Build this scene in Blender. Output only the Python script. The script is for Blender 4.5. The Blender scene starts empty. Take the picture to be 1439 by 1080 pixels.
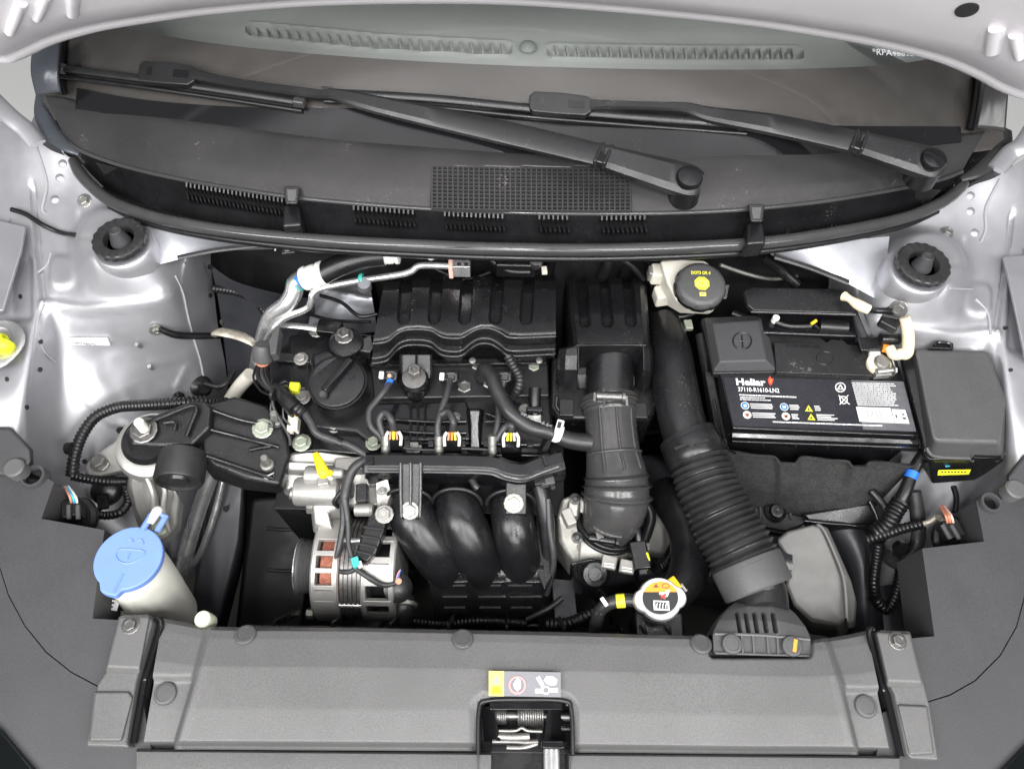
import bpy, bmesh, math, random
from mathutils import Vector, Matrix
random.seed(7)
sc = bpy.context.scene
col = sc.collection
# ------------------------------------------------------------------ camera
# world: X to the car's left (image right), Y to the windscreen, Z up; z=0 is the top of the front panel, the floor is at -0.80
F = 1050.0                      # focal length in photograph pixels (1439 x 1080)
TH = math.radians(62); RO = math.radians(1.3)
CAM = Vector((0.0, -0.1616, 0.911))
FW = Vector((0, math.cos(TH), -math.sin(TH)))
R0 = Vector((1, 0, 0)); U0 = Vector((0, math.sin(TH), math.cos(TH)))
RT = R0*math.cos(RO) + U0*math.sin(RO)
UP = U0*math.cos(RO) - R0*math.sin(RO)
cd = bpy.data.cameras.new('camera'); cam = bpy.data.objects.new('camera', cd); col.objects.link(cam)
cd.sensor_width = 36; cd.lens = 36*F/1439; cd.clip_start = .02; cd.clip_end = 100
cam.matrix_world = Matrix((( RT.x, UP.x, -FW.x, CAM.x), (RT.y, UP.y, -FW.y, CAM.y), (RT.z, UP.z, -FW.z, CAM.z), (0, 0, 0, 1)))
sc.camera = cam
# ------------------------------------------------------------------ light: a bright showroom, even white walls and ceiling lamps
w = bpy.data.worlds.new('World'); sc.world = w; w.use_nodes = True
bg = w.node_tree.nodes['Background']; bg.inputs[0].default_value = (.97, .985, 1, 1); bg.inputs[1].default_value = 0.2
def area(name, loc, aim, sx, sy, power, c=(1, 1, 1)):
    l = bpy.data.lights.new(name, 'AREA'); l.shape = 'RECTANGLE'; l.size = sx; l.size_y = sy; l.energy = power; l.color = c
    o = bpy.data.objects.new(name, l); col.objects.link(o); o.location = loc
    o.rotation_euler = (Vector(aim)-Vector(loc)).to_track_quat('-Z', 'Y').to_euler(); return o
for x, p in ((-2.0, 34), (-1.0, 30), (0, 26), (1.0, 30), (2.0, 34)):      # rows of ceiling tubes in front of and beside the car
    area('ceiling_lamp', (x, -1.15, 2.0), (x*.55, -.6, 0), .12, 1.5, p, (1, .995, .985))
area('ceiling_lamp', (0, -2.6, 1.9), (0, .35, .3), 2.6, .3, 40, (1, .995, .985))
sc.view_settings.view_transform = 'Standard'; sc.view_settings.look = 'None'
sc.view_settings.exposure = 0.34; sc.view_settings.gamma = 1; sc.view_settings.use_curve_mapping = False
sc.cycles.use_denoising = True; sc.cycles.max_bounces = 8; sc.cycles.transparent_max_bounces = 16
# ------------------------------------------------------------------ helpers
def ray(px, py):
    return FW + RT*((px-719.5)/F) + UP*((540-py)/F)
def P(px, py=None, z=None):                        # the point at height z seen at a spot of the photograph
    if isinstance(px, Vector): return px
    if py is None: px, py, z = px[:3]
    d = ray(px, py); return CAM + d*((z-CAM.z)/d.z)
def S(px, py, z):                                   # metres for one photograph pixel there
    d = ray(px, py); return ((z-CAM.z)/d.z)/F
MATS = {}
def mat(name, c, rough=.5, metal=0., bump=0., bs=900., var=0., vs=25., dust=0., ds=500., coat=0., spec=.5, alpha=1., emit=0., trans=0., speck=None):
    m = bpy.data.materials.new(name); m.use_nodes = True; nt = m.node_tree; N = nt.nodes; L = nt.links
    b = N['Principled BSDF']; I = b.inputs
    c = tuple(c)+(1,) if len(c) == 3 else c
    I['Base Color'].default_value = c; I['Roughness'].default_value = rough; I['Metallic'].default_value = metal
    I['Specular IOR Level'].default_value = spec; I['Coat Weight'].default_value = coat; I['Coat Roughness'].default_value = .15
    if emit: I['Emission Color'].default_value = c; I['Emission Strength'].default_value = emit
    tc = N.new('ShaderNodeTexCoord'); out = None
    def noise(s, det=3, ro=.55):
        n = N.new('ShaderNodeTexNoise'); n.inputs['Scale'].default_value = s; n.inputs['Detail'].default_value = det; n.inputs['Roughness'].default_value = ro
        L.new(tc.outputs['Object'], n.inputs['Vector']); return n
    src = None
    if var:
        n = noise(vs, 4, .6); r = N.new('ShaderNodeMapRange'); r.inputs[1].default_value = .3; r.inputs[2].default_value = .7
        r.inputs[3].default_value = 1-var; r.inputs[4].default_value = 1+var; L.new(n.outputs['Fac'], r.inputs[0])
        v = N.new('ShaderNodeVectorMath'); v.operation = 'SCALE'; v.inputs[0].default_value = c[:3]; L.new(r.outputs[0], v.inputs['Scale']); src = v.outputs[0]
        r2 = N.new('ShaderNodeMapRange'); r2.inputs[1].default_value = .3; r2.inputs[2].default_value = .7
        r2.inputs[3].default_value = max(.05, rough-.08); r2.inputs[4].default_value = min(1, rough+.08)
        n3 = noise(vs*2.3, 3); L.new(n3.outputs['Fac'], r2.inputs[0]); L.new(r2.outputs[0], I['Roughness'])
    if dust:
        n = noise(ds, 2, .5); n2 = noise(14, 3, .6)
        mu = N.new('ShaderNodeMath'); mu.operation = 'MULTIPLY'; L.new(n.outputs['Fac'], mu.inputs[0]); L.new(n2.outputs['Fac'], mu.inputs[1])
        r = N.new('ShaderNodeMapRange'); r.inputs[1].default_value = .405; r.inputs[2].default_value = .47; r.inputs[3].default_value = 0; r.inputs[4].default_value = dust
        L.new(mu.outputs[0], r.inputs[0])
        mx = N.new('ShaderNodeMix'); mx.data_type = 'RGBA'; mx.inputs['B'].default_value = (.42, .40, .37, 1)
        if src: L.new(src, mx.inputs['A'])
        else: mx.inputs['A'].default_value = c
        L.new(r.outputs[0], mx.inputs['Factor']); src = mx.outputs['Result']
    if speck:                                       # moulded grain in two tones
        n = noise(speck[0], 2, .5); r = N.new('ShaderNodeMapRange'); r.inputs[1].default_value = .38; r.inputs[2].default_value = .62; r.inputs[3].default_value = 1-speck[1]; r.inputs[4].default_value = 1+speck[1]
        L.new(n.outputs['Fac'], r.inputs[0]); v = N.new('ShaderNodeVectorMath'); v.operation = 'SCALE'; L.new(r.outputs[0], v.inputs['Scale'])
        if src: L.new(src, v.inputs[0])
        else: v.inputs[0].default_value = c[:3]
        src = v.outputs[0]
    if src: L.new(src, I['Base Color'])
    if bump:
        n = noise(bs, 2); bp = N.new('ShaderNodeBump'); bp.inputs['Strength'].default_value = bump; bp.inputs['Distance'].default_value = .0006
        L.new(n.outputs['Fac'], bp.inputs['Height']); L.new(bp.outputs[0], I['Normal'])
    MATS[name] = m; return m
def glass(name, tint, refl):                        # thin pane: see-through with a mirror share that grows at grazing angles
    m = bpy.data.materials.new(name); m.use_nodes = True; nt = m.node_tree; N = nt.nodes; L = nt.links; N.remove(N['Principled BSDF'])
    t = N.new('ShaderNodeBsdfTransparent'); t.inputs[0].default_value = tuple(tint)+(1,)
    g = N.new('ShaderNodeBsdfGlossy'); g.inputs['Roughness'].default_value = .02; f = N.new('ShaderNodeFresnel'); f.inputs[0].default_value = refl
    mx = N.new('ShaderNodeMixShader'); L.new(f.outputs[0], mx.inputs[0]); L.new(t.outputs[0], mx.inputs[1]); L.new(g.outputs[0], mx.inputs[2])
    L.new(mx.outputs[0], N['Material Output'].inputs[0]); MATS[name] = m; return m
def M(n): return MATS[n] if isinstance(n, str) else n
def thing(name, label, cat, loc, group=None):
    o = bpy.data.objects.new(name, None); o.empty_display_size = .02; col.objects.link(o); o.location = P(loc)
    o['label'] = label; o['category'] = cat
    if group: o['group'] = group
    return o
def tag(o, label, cat, group=None):
    o['label'] = label; o['category'] = cat
    if group: o['group'] = group
    return o
def link(name, me, m, par=None, mw=None):
    o = bpy.data.objects.new(name, me); col.objects.link(o)
    if m is not None and not me.materials: me.materials.append(M(m))
    if par is not None:
        o.parent = par
        o.matrix_parent_inverse = WORLD.get(par.name, Matrix.Translation(par.location)).inverted()
    base = mw if mw is not None else Matrix.Identity(4)
    o.matrix_basis = base; WORLD[o.name] = base.copy(); return o
WORLD = {}
def build(name, verts, faces, m, par=None, smooth=True, angle=35, bevel=0, seg=2, solid=0, mw=None):
    me = bpy.data.meshes.new(name); me.from_pydata([tuple(v) for v in verts], [], faces)
    bm = bmesh.new(); bm.from_mesh(me); bmesh.ops.recalc_face_normals(bm, faces=bm.faces); bm.to_mesh(me); bm.free()
    if smooth:
        me.polygons.foreach_set('use_smooth', [True]*len(me.polygons))
        if not bevel and not solid: me.set_sharp_from_angle(angle=math.radians(angle))
    o = link(name, me, m, par, mw)
    if solid:
        s = o.modifiers.new('t', 'SOLIDIFY'); s.thickness = abs(solid); s.offset = -1 if sum(p.normal.dot(CAM-p.center)*p.area for p in me.polygons) > 0 else 1
    if bevel:
        b = o.modifiers.new('b', 'BEVEL'); b.width = bevel*.001; b.segments = seg; b.limit_method = 'ANGLE'; b.angle_limit = math.radians(38); b.harden_normals = True; b.use_clamp_overlap = True
    return o
def lerp(a, b, t): return a+(b-a)*t
def cr(p, t):                                       # Catmull-Rom through a list (numbers, tuples or Vectors), t in 0..1
    n = len(p)-1; f = min(max(t, 0), 1)*n; i = min(int(f), n-1); f -= i
    a, b, c, d = p[max(i-1, 0)], p[i], p[i+1], p[min(i+2, n)]
    def h(a, b, c, d): return .5*((2*b)+(c-a)*f+(2*a-5*b+4*c-d)*f*f+(3*b-a-3*c+d)*f**3)
    if isinstance(b, tuple): return tuple(h(*q) for q in zip(a, b, c, d))
    return h(a, b, c, d)
def pl(p, t):
    n = len(p)-1; f = min(max(t, 0), 1)*n; i = min(int(f), n-1); f -= i
    if isinstance(p[i], tuple): return tuple(lerp(x, y, f) for x, y in zip(p[i], p[i+1]))
    return lerp(p[i], p[i+1], f)
def ss(a, b, x):
    t = min(max((x-a)/(b-a), 0), 1); return t*t*(3-2*t)
def seg_d(x, y, a, b):
    dx, dy = b[0]-a[0], b[1]-a[1]; t = ((x-a[0])*dx+(y-a[1])*dy)/(dx*dx+dy*dy+1e-9); t = min(max(t, 0), 1)
    return math.hypot(x-a[0]-dx*t, y-a[1]-dy*t)
def path_d(x, y, pts): return min(seg_d(x, y, pts[i], pts[i+1]) for i in range(len(pts)-1))
def rbox(x, y, x0, x1, y0, y1, r):                   # signed distance to a rounded rectangle
    qx = abs(x-(x0+x1)/2)-(x1-x0)/2+r; qy = abs(y-(y0+y1)/2)-(y1-y0)/2+r
    return math.hypot(max(qx, 0), max(qy, 0))+min(max(qx, qy), 0)-r
def inpoly(x, y, poly):
    c = False; j = len(poly)-1
    for i in range(len(poly)):
        a, b = poly[i], poly[j]
        if (a[1] > y) != (b[1] > y) and x < (b[0]-a[0])*(y-a[1])/(b[1]-a[1])+a[0]: c = not c
        j = i
    return c
def sheet(name, rows, m, par=None, nu=30, nv=30, disp=None, hole=None, smooth='cr', thick=0, skirt=0, angle=50):
    """a panel through rows of (px, py, z) control points; disp(px, py, u, v) raises it, hole(px, py) cuts it, skirt folds its rim down"""
    f = cr if smooth == 'cr' else pl
    V = []; Q = []
    for j in range(nv+1):
        v = j/nv; row = f([tuple(c) for c in [tuple(x for p in r for x in p) for r in rows]], v) if len({len(r) for r in rows}) == 1 else None
        row = [row[k:k+3] for k in range(0, len(row), 3)]
        for i in range(nu+1):
            px, py, z = f(row, i/nu)
            if disp: z += disp(px, py, i/nu, v)
            V.append(P(px, py, z - (disp(px, py, i/nu, v) if disp else 0)) + Vector((0, 0, disp(px, py, i/nu, v) if disp else 0))); Q.append((px, py))
    Fc = []; n = nu+1
    for j in range(nv):
        for i in range(nu):
            q = (j*n+i, j*n+i+1, (j+1)*n+i+1, (j+1)*n+i)
            if hole:
                cx = sum(Q[k][0] for k in q)/4; cy = sum(Q[k][1] for k in q)/4
                if hole(cx, cy): continue
            Fc.append(q)
    if skirt:
        ring = [i for i in range(nu+1)]+[j*n+nu for j in range(1, nv+1)]+[nv*n+i for i in range(nu-1, -1, -1)]+[j*n for j in range(nv-1, 0, -1)]
        b0 = len(V)
        for k in ring: V.append(V[k]-Vector((0, 0, skirt)))
        for k in range(len(ring)):
            k2 = (k+1) % len(ring); Fc.append((ring[k], ring[k2], b0+k2, b0+k))
    return build(name, V, Fc, m, par, True, angle, solid=thick)
def prism(name, poly, z, depth, m, par=None, bevel=1.5, seg=2, taper=0, smooth=True, top=None):
    """an outline traced at height z (one height or one for each corner), standing depth deep below it"""
    zs = z if isinstance(z, (list, tuple)) else [z]*len(poly)
    T = [P(p[0], p[1], q) for p, q in zip(poly, zs)]; c = sum(T, Vector())/len(T)
    B = []
    for t in T:
        d = Vector((t.x-c.x, t.y-c.y, 0)); B.append(t+d*taper-Vector((0, 0, depth)))
    n = len(T)
    return build(name, T+B, [tuple(range(n)), tuple(range(2*n-1, n-1, -1))]+[(i, i+n, (i+1) % n+n, (i+1) % n) for i in range(n)], m, par, smooth, bevel=bevel, seg=seg)
def solid(name, T, B, m, par=None, bevel=1.5, seg=2):   # two matching rings of points
    T = [P(t) for t in T]; B = [P(b) for b in B]; n = len(T)
    return build(name, T+B, [tuple(range(n)), tuple(range(2*n-1, n-1, -1))]+[(i, i+n, (i+1) % n+n, (i+1) % n) for i in range(n)], m, par, True, bevel=bevel, seg=seg)
def tube(name, pts, r, m, par=None, n=14, per=8, rf=None, caps=True, flat=1., step=None):
    """a round pipe through points; r in mm, one or one a point; rf(s, L) multiplies it along the length in metres"""
    p = [P(q) for q in pts]; k = (len(p)-1)*per
    rr = list(r) if isinstance(r, (list, tuple)) else [r]*len(p)
    C = [cr(p, i/k) for i in range(k+1)]
    R = [cr(rr, i/k) for i in range(k+1)]
    s = [0]
    for i in range(k): s.append(s[-1]+(C[i+1]-C[i]).length)
    if step:
        L = s[-1]; kk = max(2, int(L/step)); C2 = []; R2 = []; j = 0
        for i in range(kk+1):
            x = L*i/kk
            while j < k-1 and s[j+1] < x: j += 1
            f = (x-s[j])/max(1e-9, s[j+1]-s[j]); C2.append(C[j].lerp(C[j+1], f)); R2.append(lerp(R[j], R[j+1], f))
        C, R, k = C2, R2, kk; s = [L*i/kk for i in range(kk+1)]
    V = []; Fc = []; up = None
    for i in range(k+1):
        t = (C[min(i+1, k)]-C[max(i-1, 0)]).normalized()
        if up is None: up = Vector((0, 0, 1)) if abs(t.z) < .9 else Vector((0, 1, 0))
        a = (up-t*up.dot(t)).normalized(); b = t.cross(a); up = a
        q = R[i]*.001*(rf(s[i], s[-1]) if rf else 1)
        for j in range(n):
            an = 2*math.pi*j/n; V.append(C[i]+a*(math.cos(an)*q*flat)+b*(math.sin(an)*q))
    for i in range(k):
        for j in range(n): Fc.append((i*n+j, i*n+(j+1) % n, (i+1)*n+(j+1) % n, (i+1)*n+j))
    if caps: Fc += [tuple(range(n)), tuple(k*n+j for j in range(n))]
    return build(name, V, Fc, m, par, True, 50)
def conduit(name, pts, r, m, par=None, pitch=.0042, amp=.13, n=12):
    return tube(name, pts, r, m, par, n=n, step=pitch/4, rf=lambda s, L: 1+amp*(1 if (s/pitch) % 1 < .55 else -1)*.5)
def frame(ax):
    ax = Vector(ax).normalized(); a = Vector((1, 0, 0)) if abs(ax.x) < .8 else Vector((0, 1, 0))
    a = (a-ax*a.dot(ax)).normalized(); return a, ax.cross(a), ax
def lathe(name, prof, o, ax, m, par=None, n=32, rmod=None, angle=35, arc=None):
    """profile of (radius mm, height mm) turned about axis ax through o"""
    a, b, c = frame(ax); o = P(o); V = []; Fc = []
    full = arc is None; N = n if full else n+1
    for i, (r, h) in enumerate(prof):
        for j in range(N):
            t = 2*math.pi*j/n if full else lerp(arc[0], arc[1], j/n)
            q = r*.001*(rmod(t, i) if rmod else 1); V.append(o+c*(h*.001)+a*(math.cos(t)*q)+b*(math.sin(t)*q))
    for i in range(len(prof)-1):
        for j in range(N if full else n): Fc.append((i*N+j, i*N+(j+1) % N, (i+1)*N+(j+1) % N, (i+1)*N+j))
    if full:
        if prof[0][0] > .01: Fc.append(tuple(range(N)))
        if prof[-1][0] > .01: Fc.append(tuple((len(prof)-1)*N+j for j in range(N)))
    return build(name, V, Fc, m, par, True, angle)
def box(name, c, sx, sy, sz, m, par=None, rz=0, bevel=1, ax=None, seg=2):
    """a block of mm sizes; turned about Z, or with its own Z along ax"""
    c = P(c); X, Y, Z = (Vector((math.cos(rz), math.sin(rz), 0)), Vector((-math.sin(rz), math.cos(rz), 0)), Vector((0, 0, 1)))
    if ax is not None: X, Y, Z = frame(ax)
    V = [c+X*(i*sx*.0005)+Y*(j*sy*.0005)+Z*(k*sz*.0005) for k in (-1, 1) for i, j in ((-1, -1), (1, -1), (1, 1), (-1, 1))]
    return build(name, V, [(0, 1, 2, 3), (4, 5, 6, 7), (0, 1, 5, 4), (1, 2, 6, 5), (2, 3, 7, 6), (3, 0, 4, 7)], m, par, True, bevel=bevel, seg=seg)
def bar(name, a, b, wd, ht, m, par=None, bevel=.6, up=(0, 0, 1)):
    a, b = P(a), P(b); t = (b-a).normalized(); u = Vector(up); s = t.cross(u).normalized()*(wd*.0005); u = s.cross(t).normalized()*(ht*.0005)
    V = [q+s*i+u*j for q in (a, b) for i, j in ((-1, -1), (1, -1), (1, 1), (-1, 1))]
    return build(name, V, [(0, 1, 2, 3), (4, 5, 6, 7), (0, 1, 5, 4), (1, 2, 6, 5), (2, 3, 7, 6), (3, 0, 4, 7)], m, par, True, bevel=bevel)
def disc(name, px, py, z, rpx, m, par=None, n=24, dep=.0004, sq=1.):
    o = P(px, py, z); r = rpx*S(px, py, z)
    pts = [o+Vector((math.cos(2*math.pi*i/n)*r, math.sin(2*math.pi*i/n)*r*sq, 0)) for i in range(n)]
    return build(name, pts+[p-Vector((0, 0, dep)) for p in pts], [tuple(range(n)), tuple(range(2*n-1, n-1, -1))]+[(i, i+n, (i+1) % n+n, (i+1) % n) for i in range(n)], m, par, False)
def patch(name, poly, z, m, par=None, dep=.0003): return prism(name, poly, z, dep, m, par, bevel=0, smooth=False)
def writing(name, s, p1, p2, z, hpx, m, par=None, bold=0, up=None):
    """flat lettering whose line runs from p1 to p2 (photograph spots at height z), hpx tall"""
    a = P(p1[0], p1[1], z) if not isinstance(p1, Vector) else p1; b = P(p2[0], p2[1], z) if not isinstance(p2, Vector) else p2
    cu = bpy.data.curves.new(name, 'FONT'); cu.body = s; cu.size = 1; cu.offset = bold; cu.resolution_u = 2; cu.extrude = 0
    t = bpy.data.objects.new('t', cu); col.objects.link(t); bpy.context.view_layer.update()
    me = bpy.data.meshes.new_from_object(t.evaluated_get(bpy.context.evaluated_depsgraph_get())); bpy.data.objects.remove(t)
    xs = [v.co.x for v in me.vertices]; ys = [v.co.y for v in me.vertices]
    if not xs: return None
    x0, x1, y0, y1 = min(xs), max(xs), min(ys), max(ys)
    X = (b-a); nz = Vector(up) if up is not None else Vector((0, 0, 1)); Y = nz.cross(X).normalized()
    hh = hpx*S(p1[0], p1[1], z)/.9 if not isinstance(p1, Vector) else hpx*.001
    for v in me.vertices:
        v.co = a+X*((v.co.x-x0)/(x1-x0))+Y*(v.co.y/max(.7, y1)*hh)
    me.materials.clear(); return link(name, me, m, par)
UNIT = {}
def bolt(px, py, z, rpx, m='steel', par=None, ax=(0, 0, 1), h=.8, name='bolt', flange=True, o=None, sock=False):
    key = (m, flange, sock)
    if key not in UNIT:
        prof = ([(1.5, 0), (1.5, .15), (1.35, .25)] if flange else [(1.02, 0)])
        V = []; Fc = []; n = 12
        def ringv(r, hh, hexa):
            b0 = len(V)
            for j in range(n):
                t = 2*math.pi*j/n; q = r/(math.cos(((t+math.pi/6) % (math.pi/3))-math.pi/6)) *.9 if hexa else r
                V.append((math.cos(t)*q, math.sin(t)*q, hh))
            return b0
        rs = [ringv(r, hh, False) for r, hh in prof]+[ringv(1, .25 if flange else 0, True), ringv(1, 1, True), ringv(.86, 1.1, True)]
        if sock: rs += [ringv(.55, 1.1, False), ringv(.5, .6, False)]
        else: rs += [ringv(.6, 1.1, False), ringv(.52, 1.02, False)]
        for a, b in zip(rs, rs[1:]):
            for j in range(n): Fc.append((a+j, a+(j+1) % n, b+(j+1) % n, b+j))
        Fc.append(tuple(rs[-1]+j for j in range(n)))
        me = bpy.data.meshes.new('bolt'); me.from_pydata(V, [], Fc); me.materials.append(M(m))
        bm = bmesh.new(); bm.from_mesh(me); bmesh.ops.recalc_face_normals(bm, faces=bm.faces); bm.to_mesh(me); bm.free()
        UNIT[key] = me
    a, b, c = frame(ax); r = rpx*S(px, py, z) if o is None else rpx*.001; q = P(px, py, z) if o is None else o
    mw = Matrix.Translation(q) @ Matrix((a, b, c)).transposed().to_4x4() @ Matrix.Diagonal((r, r, r*h, 1))
    return link(name, UNIT[key], None, par, mw)
# ------------------------------------------------------------------ materials
mat('silver', (.48, .48, .505), .45, .75, var=.07, vs=7)
mat('silver_dull', (.34, .345, .37), .42, .7, bump=.05, bs=300, var=.10, vs=12)
mat('sealer', (.32, .32, .34), .6, 0, bump=.3, bs=250)
mat('bonnet_paint', (.66, .64, .66), .42, .3, var=.03, vs=5)
mat('plastic', (.009, .009, .010), .29, 0, bump=.14, bs=1100, var=.25, vs=16, dust=.25, ds=420)
mat('plastic_soft', (.014, .014, .015), .33, 0, bump=.25, bs=900, var=.25, vs=14, dust=.3, ds=380)
mat('plastic_gloss', (.006, .006, .007), .19, 0, bump=.05, bs=500, var=.2, vs=20, dust=.12)
mat('panel_grey', (.104, .103, .103), .44, 0, bump=.4, bs=1000, var=.10, vs=6, speck=(900, .16), dust=.05)
mat('lamp_grey', (.045, .045, .048), .55, 0, bump=.35, bs=1000, var=.08, vs=9, speck=(800, .12), dust=.06)
mat('cowl_grey', (.036, .035, .035), .30, 0, bump=.3, bs=1000, var=.4, vs=3.5, dust=.3, ds=300)
mat('box_grey', (.085, .083, .079), .48, 0, bump=.2, bs=900, var=.08, vs=12, dust=.1)
mat('fuse_grey', (.070, .070, .072), .5, 0, bump=.3, bs=1000, var=.06, vs=14, speck=(800, .12))
mat('rubber', (.008, .008, .009), .34, 0, bump=.12, bs=600, var=.25, vs=30, dust=.15)
mat('rubber_worn', (.022, .022, .023), .36, 0, bump=.2, bs=500, var=.3, vs=30, dust=.35, ds=300)
mat('hose_grey', (.045, .044, .044), .24, 0, bump=.08, bs=500, var=.15, vs=30, dust=.1)
mat('tape', (.034, .034, .036), .45, 0, bump=.5, bs=180, var=.2, vs=60)
mat('felt', (.022, .0215, .0215), .95, 0, bump=1., bs=700, var=.3, vs=60, speck=(500, .35))
mat('insulation', (.010, .010, .011), .7, 0, bump=.4, bs=200, var=.3, vs=12)
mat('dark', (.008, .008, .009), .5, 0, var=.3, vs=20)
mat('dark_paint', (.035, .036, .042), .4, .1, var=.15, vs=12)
mat('iron', (.014, .014, .015), .34, .2, bump=.9, bs=420, var=.3, vs=30, dust=.1)
mat('alu', (.44, .43, .41), .45, .7, bump=.35, bs=380, var=.10, vs=22)
mat('alu_cast', (.38, .37, .34), .5, .45, bump=.5, bs=300, var=.18, vs=30)
mat('alu_dark', (.36, .35, .33), .5, .7, bump=.45, bs=330, var=.15, vs=25)
mat('alu_pipe', (.66, .66, .66), .3, .85, bump=.05, bs=200, var=.08, vs=20)
mat('steel', (.34, .335, .315), .46, .85, var=.15, vs=200)
mat('steel_dark', (.18, .175, .17), .38, .8, var=.2, vs=150)
mat('zinc_green', (.36, .39, .32), .42, .6, var=.15, vs=150)
mat('white_plastic', (.78, .77, .73), .45, 0, var=.05, vs=40)
mat('cream', (.78, .77, .69), .42, 0, bump=.08, bs=200, var=.05, vs=18)
mat('reservoir', (.66, .63, .55), .45, 0, bump=.06, bs=200, var=.08, vs=18)
mat('cream_tape', (.70, .62, .44), .6, 0, bump=.4, bs=160, var=.12, vs=50)
mat('braid', (.52, .48, .40), .5, .6, bump=1., bs=500, var=.3, vs=200)
mat('blue_cap', (.17, .28, .66), .42, 0, bump=.06, bs=500, var=.03)
mat('blue', (.02, .16, .72), .5); mat('cyan', (.05, .42, .62), .5); mat('teal', (.05, .42, .36), .5)
mat('yellow', (.85, .62, .02), .4); mat('lime', (.78, .80, .03), .45); mat('orange', (.88, .30, .03), .5); mat('salmon', (.62, .24, .15), .5)
mat('pale_yellow', (.80, .74, .16), .5); mat('sign_yellow', (.82, .78, .06), .5)
mat('copper', (.24, .085, .055), .45, .6, bump=1., bs=500, var=.35, vs=220)
mat('print_white', (.80, .80, .80), .5); mat('print_black', (.02, .02, .02), .5); mat('print_grey', (.30, .30, .31), .5); mat('print_red', (.75, .06, .05), .5)
mat('print_pink', (.78, .50, .42), .5); mat('print_blue', (.04, .17, .58), .5); mat('print_blush', (.80, .30, .30), .5); mat('sticker_grey', (.20, .20, .215), .4)
mat('label_black', (.016, .017, .022), .28, 0, var=.2, vs=30, dust=.12, ds=250)
mat('label_side', (.11, .11, .12), .34, 0, var=.25, vs=40)
mat('paper', (.85, .86, .88), .6); mat('frit', (.066, .058, .056), .4, 0, bump=.08, bs=900, var=.05, vs=20)
mat('gloss_black', (.008, .008, .009), .12, 0, dust=.08)
mat('dash', (.36, .365, .355), .6, 0, bump=.05, bs=500, var=.03)
mat('dash_vent', (.28, .30, .29), .6)
mat('floor_tile', (.80, .80, .79), .35, 0, var=.02, vs=3)
mat('pillar_paint', (.06, .066, .078), .3, .2, var=.1, vs=10)
mat('undertray_grey', (.10, .098, .09), .6)
mat('seal_rubber', (.045, .044, .045), .2, 0, bump=.05, bs=400, var=.2, vs=12)
mat('stop_rubber', (.52, .54, .42), .5)
mat('hot_melt', (.10, .09, .08), .5)
glass('windscreen_glass', (.95, .97, .96), 1.45); glass('lamp_glass', (.25, .30, .31), 1.5)
from mathutils.bvhtree import BVHTree
_bvh = {}
def on(o, px, py, off=0.):                           # the spot on a panel seen at a photograph pixel, lifted off it by off metres
    if o.name not in _bvh:
        me = o.data; mw = WORLD.get(o.name, Matrix.Identity(4))
        _bvh[o.name] = BVHTree.FromPolygons([mw @ v.co for v in me.vertices], [tuple(p.vertices) for p in me.polygons])
    h = _bvh[o.name].ray_cast(CAM, ray(px, py).normalized())
    if h[0] is None: return P(px, py, 0), Vector((0, 0, 1))
    n = h[1] if h[1].dot(ray(px, py)) < 0 else -h[1]
    return h[0]+n*off, n
def decal(name, o, poly, m, par=None, off=.0014, dep=.004):
    T = [on(o, x, y, off) for x, y in poly]; n = len(T)
    return build(name, [t[0] for t in T]+[t[0]-t[1]*dep for t in T], [tuple(range(n)), tuple(range(2*n-1, n-1, -1))]+[(i, i+n, (i+1) % n+n, (i+1) % n) for i in range(n)], m, par, False)
def ell(cx, cy, a, b=None, n=16, rot=0):
    b = b or a; return [(cx+a*math.cos(t)*math.cos(rot)-b*math.sin(t)*math.sin(rot), cy+a*math.cos(t)*math.sin(rot)+b*math.sin(t)*math.cos(rot)) for t in [2*math.pi*i/n for i in range(n)]]
# ------------------------------------------------------------------ the floor
g = build('ground', [(-12, -12, -.8), (12, -12, -.8), (12, 12, -.8), (-12, 12, -.8)], [(0, 1, 2, 3)], 'floor_tile'); g['kind'] = 'structure'
# ------------------------------------------------------------------ body shell
body = thing('engine_bay', 'pale silver inner wings and bulkhead around the engine bay', 'engine bay', Vector((0, .3, -.6)))
LW = [[(-80, 170, .10), (0, 170, .10), (35, 185, .10), (70, 210, .09), (105, 225, .08), (150, 255, .07), (210, 285, .06), (265, 315, .04), (300, 330, -.05)],
 [(-80, 270, .06), (0, 270, .06), (40, 272, .06), (75, 280, .055), (105, 290, .05), (150, 300, .05), (215, 325, .05), (265, 350, .03), (296, 362, -.03)],
 [(-80, 350, .04), (0, 350, .04), (45, 350, .04), (75, 355, .035), (100, 360, .035), (155, 365, .048), (225, 375, .045), (265, 390, .005), (300, 400, -.07)],
 [(-80, 420, .03), (0, 420, .03), (45, 422, .03), (66, 422, .026), (95, 422, .022), (160, 424, .034), (230, 426, .018), (272, 445, -.05), (306, 455, -.12)],
 [(-80, 500, .02), (0, 500, .02), (40, 500, .02), (56, 503, .0), (90, 508, -.04), (160, 515, -.06), (230, 520, -.09), (282, 520, -.13), (318, 525, -.2)],
 [(-80, 570, .01), (0, 570, .01), (34, 572, .0), (50, 577, -.03), (85, 585, -.08), (150, 592, -.12), (220, 600, -.16), (280, 605, -.2), (320, 610, -.26)],
 [(-80, 650, -.03), (0, 650, -.03), (34, 655, -.05), (60, 660, -.09), (95, 665, -.14), (150, 675, -.18), (210, 685, -.22), (260, 690, -.27), (300, 695, -.32)],
 [(-80, 760, -.1), (0, 760, -.1), (40, 765, -.13), (80, 770, -.17), (120, 775, -.21), (160, 780, -.25), (210, 790, -.29), (255, 800, -.33), (290, 810, -.37)]]
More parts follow.
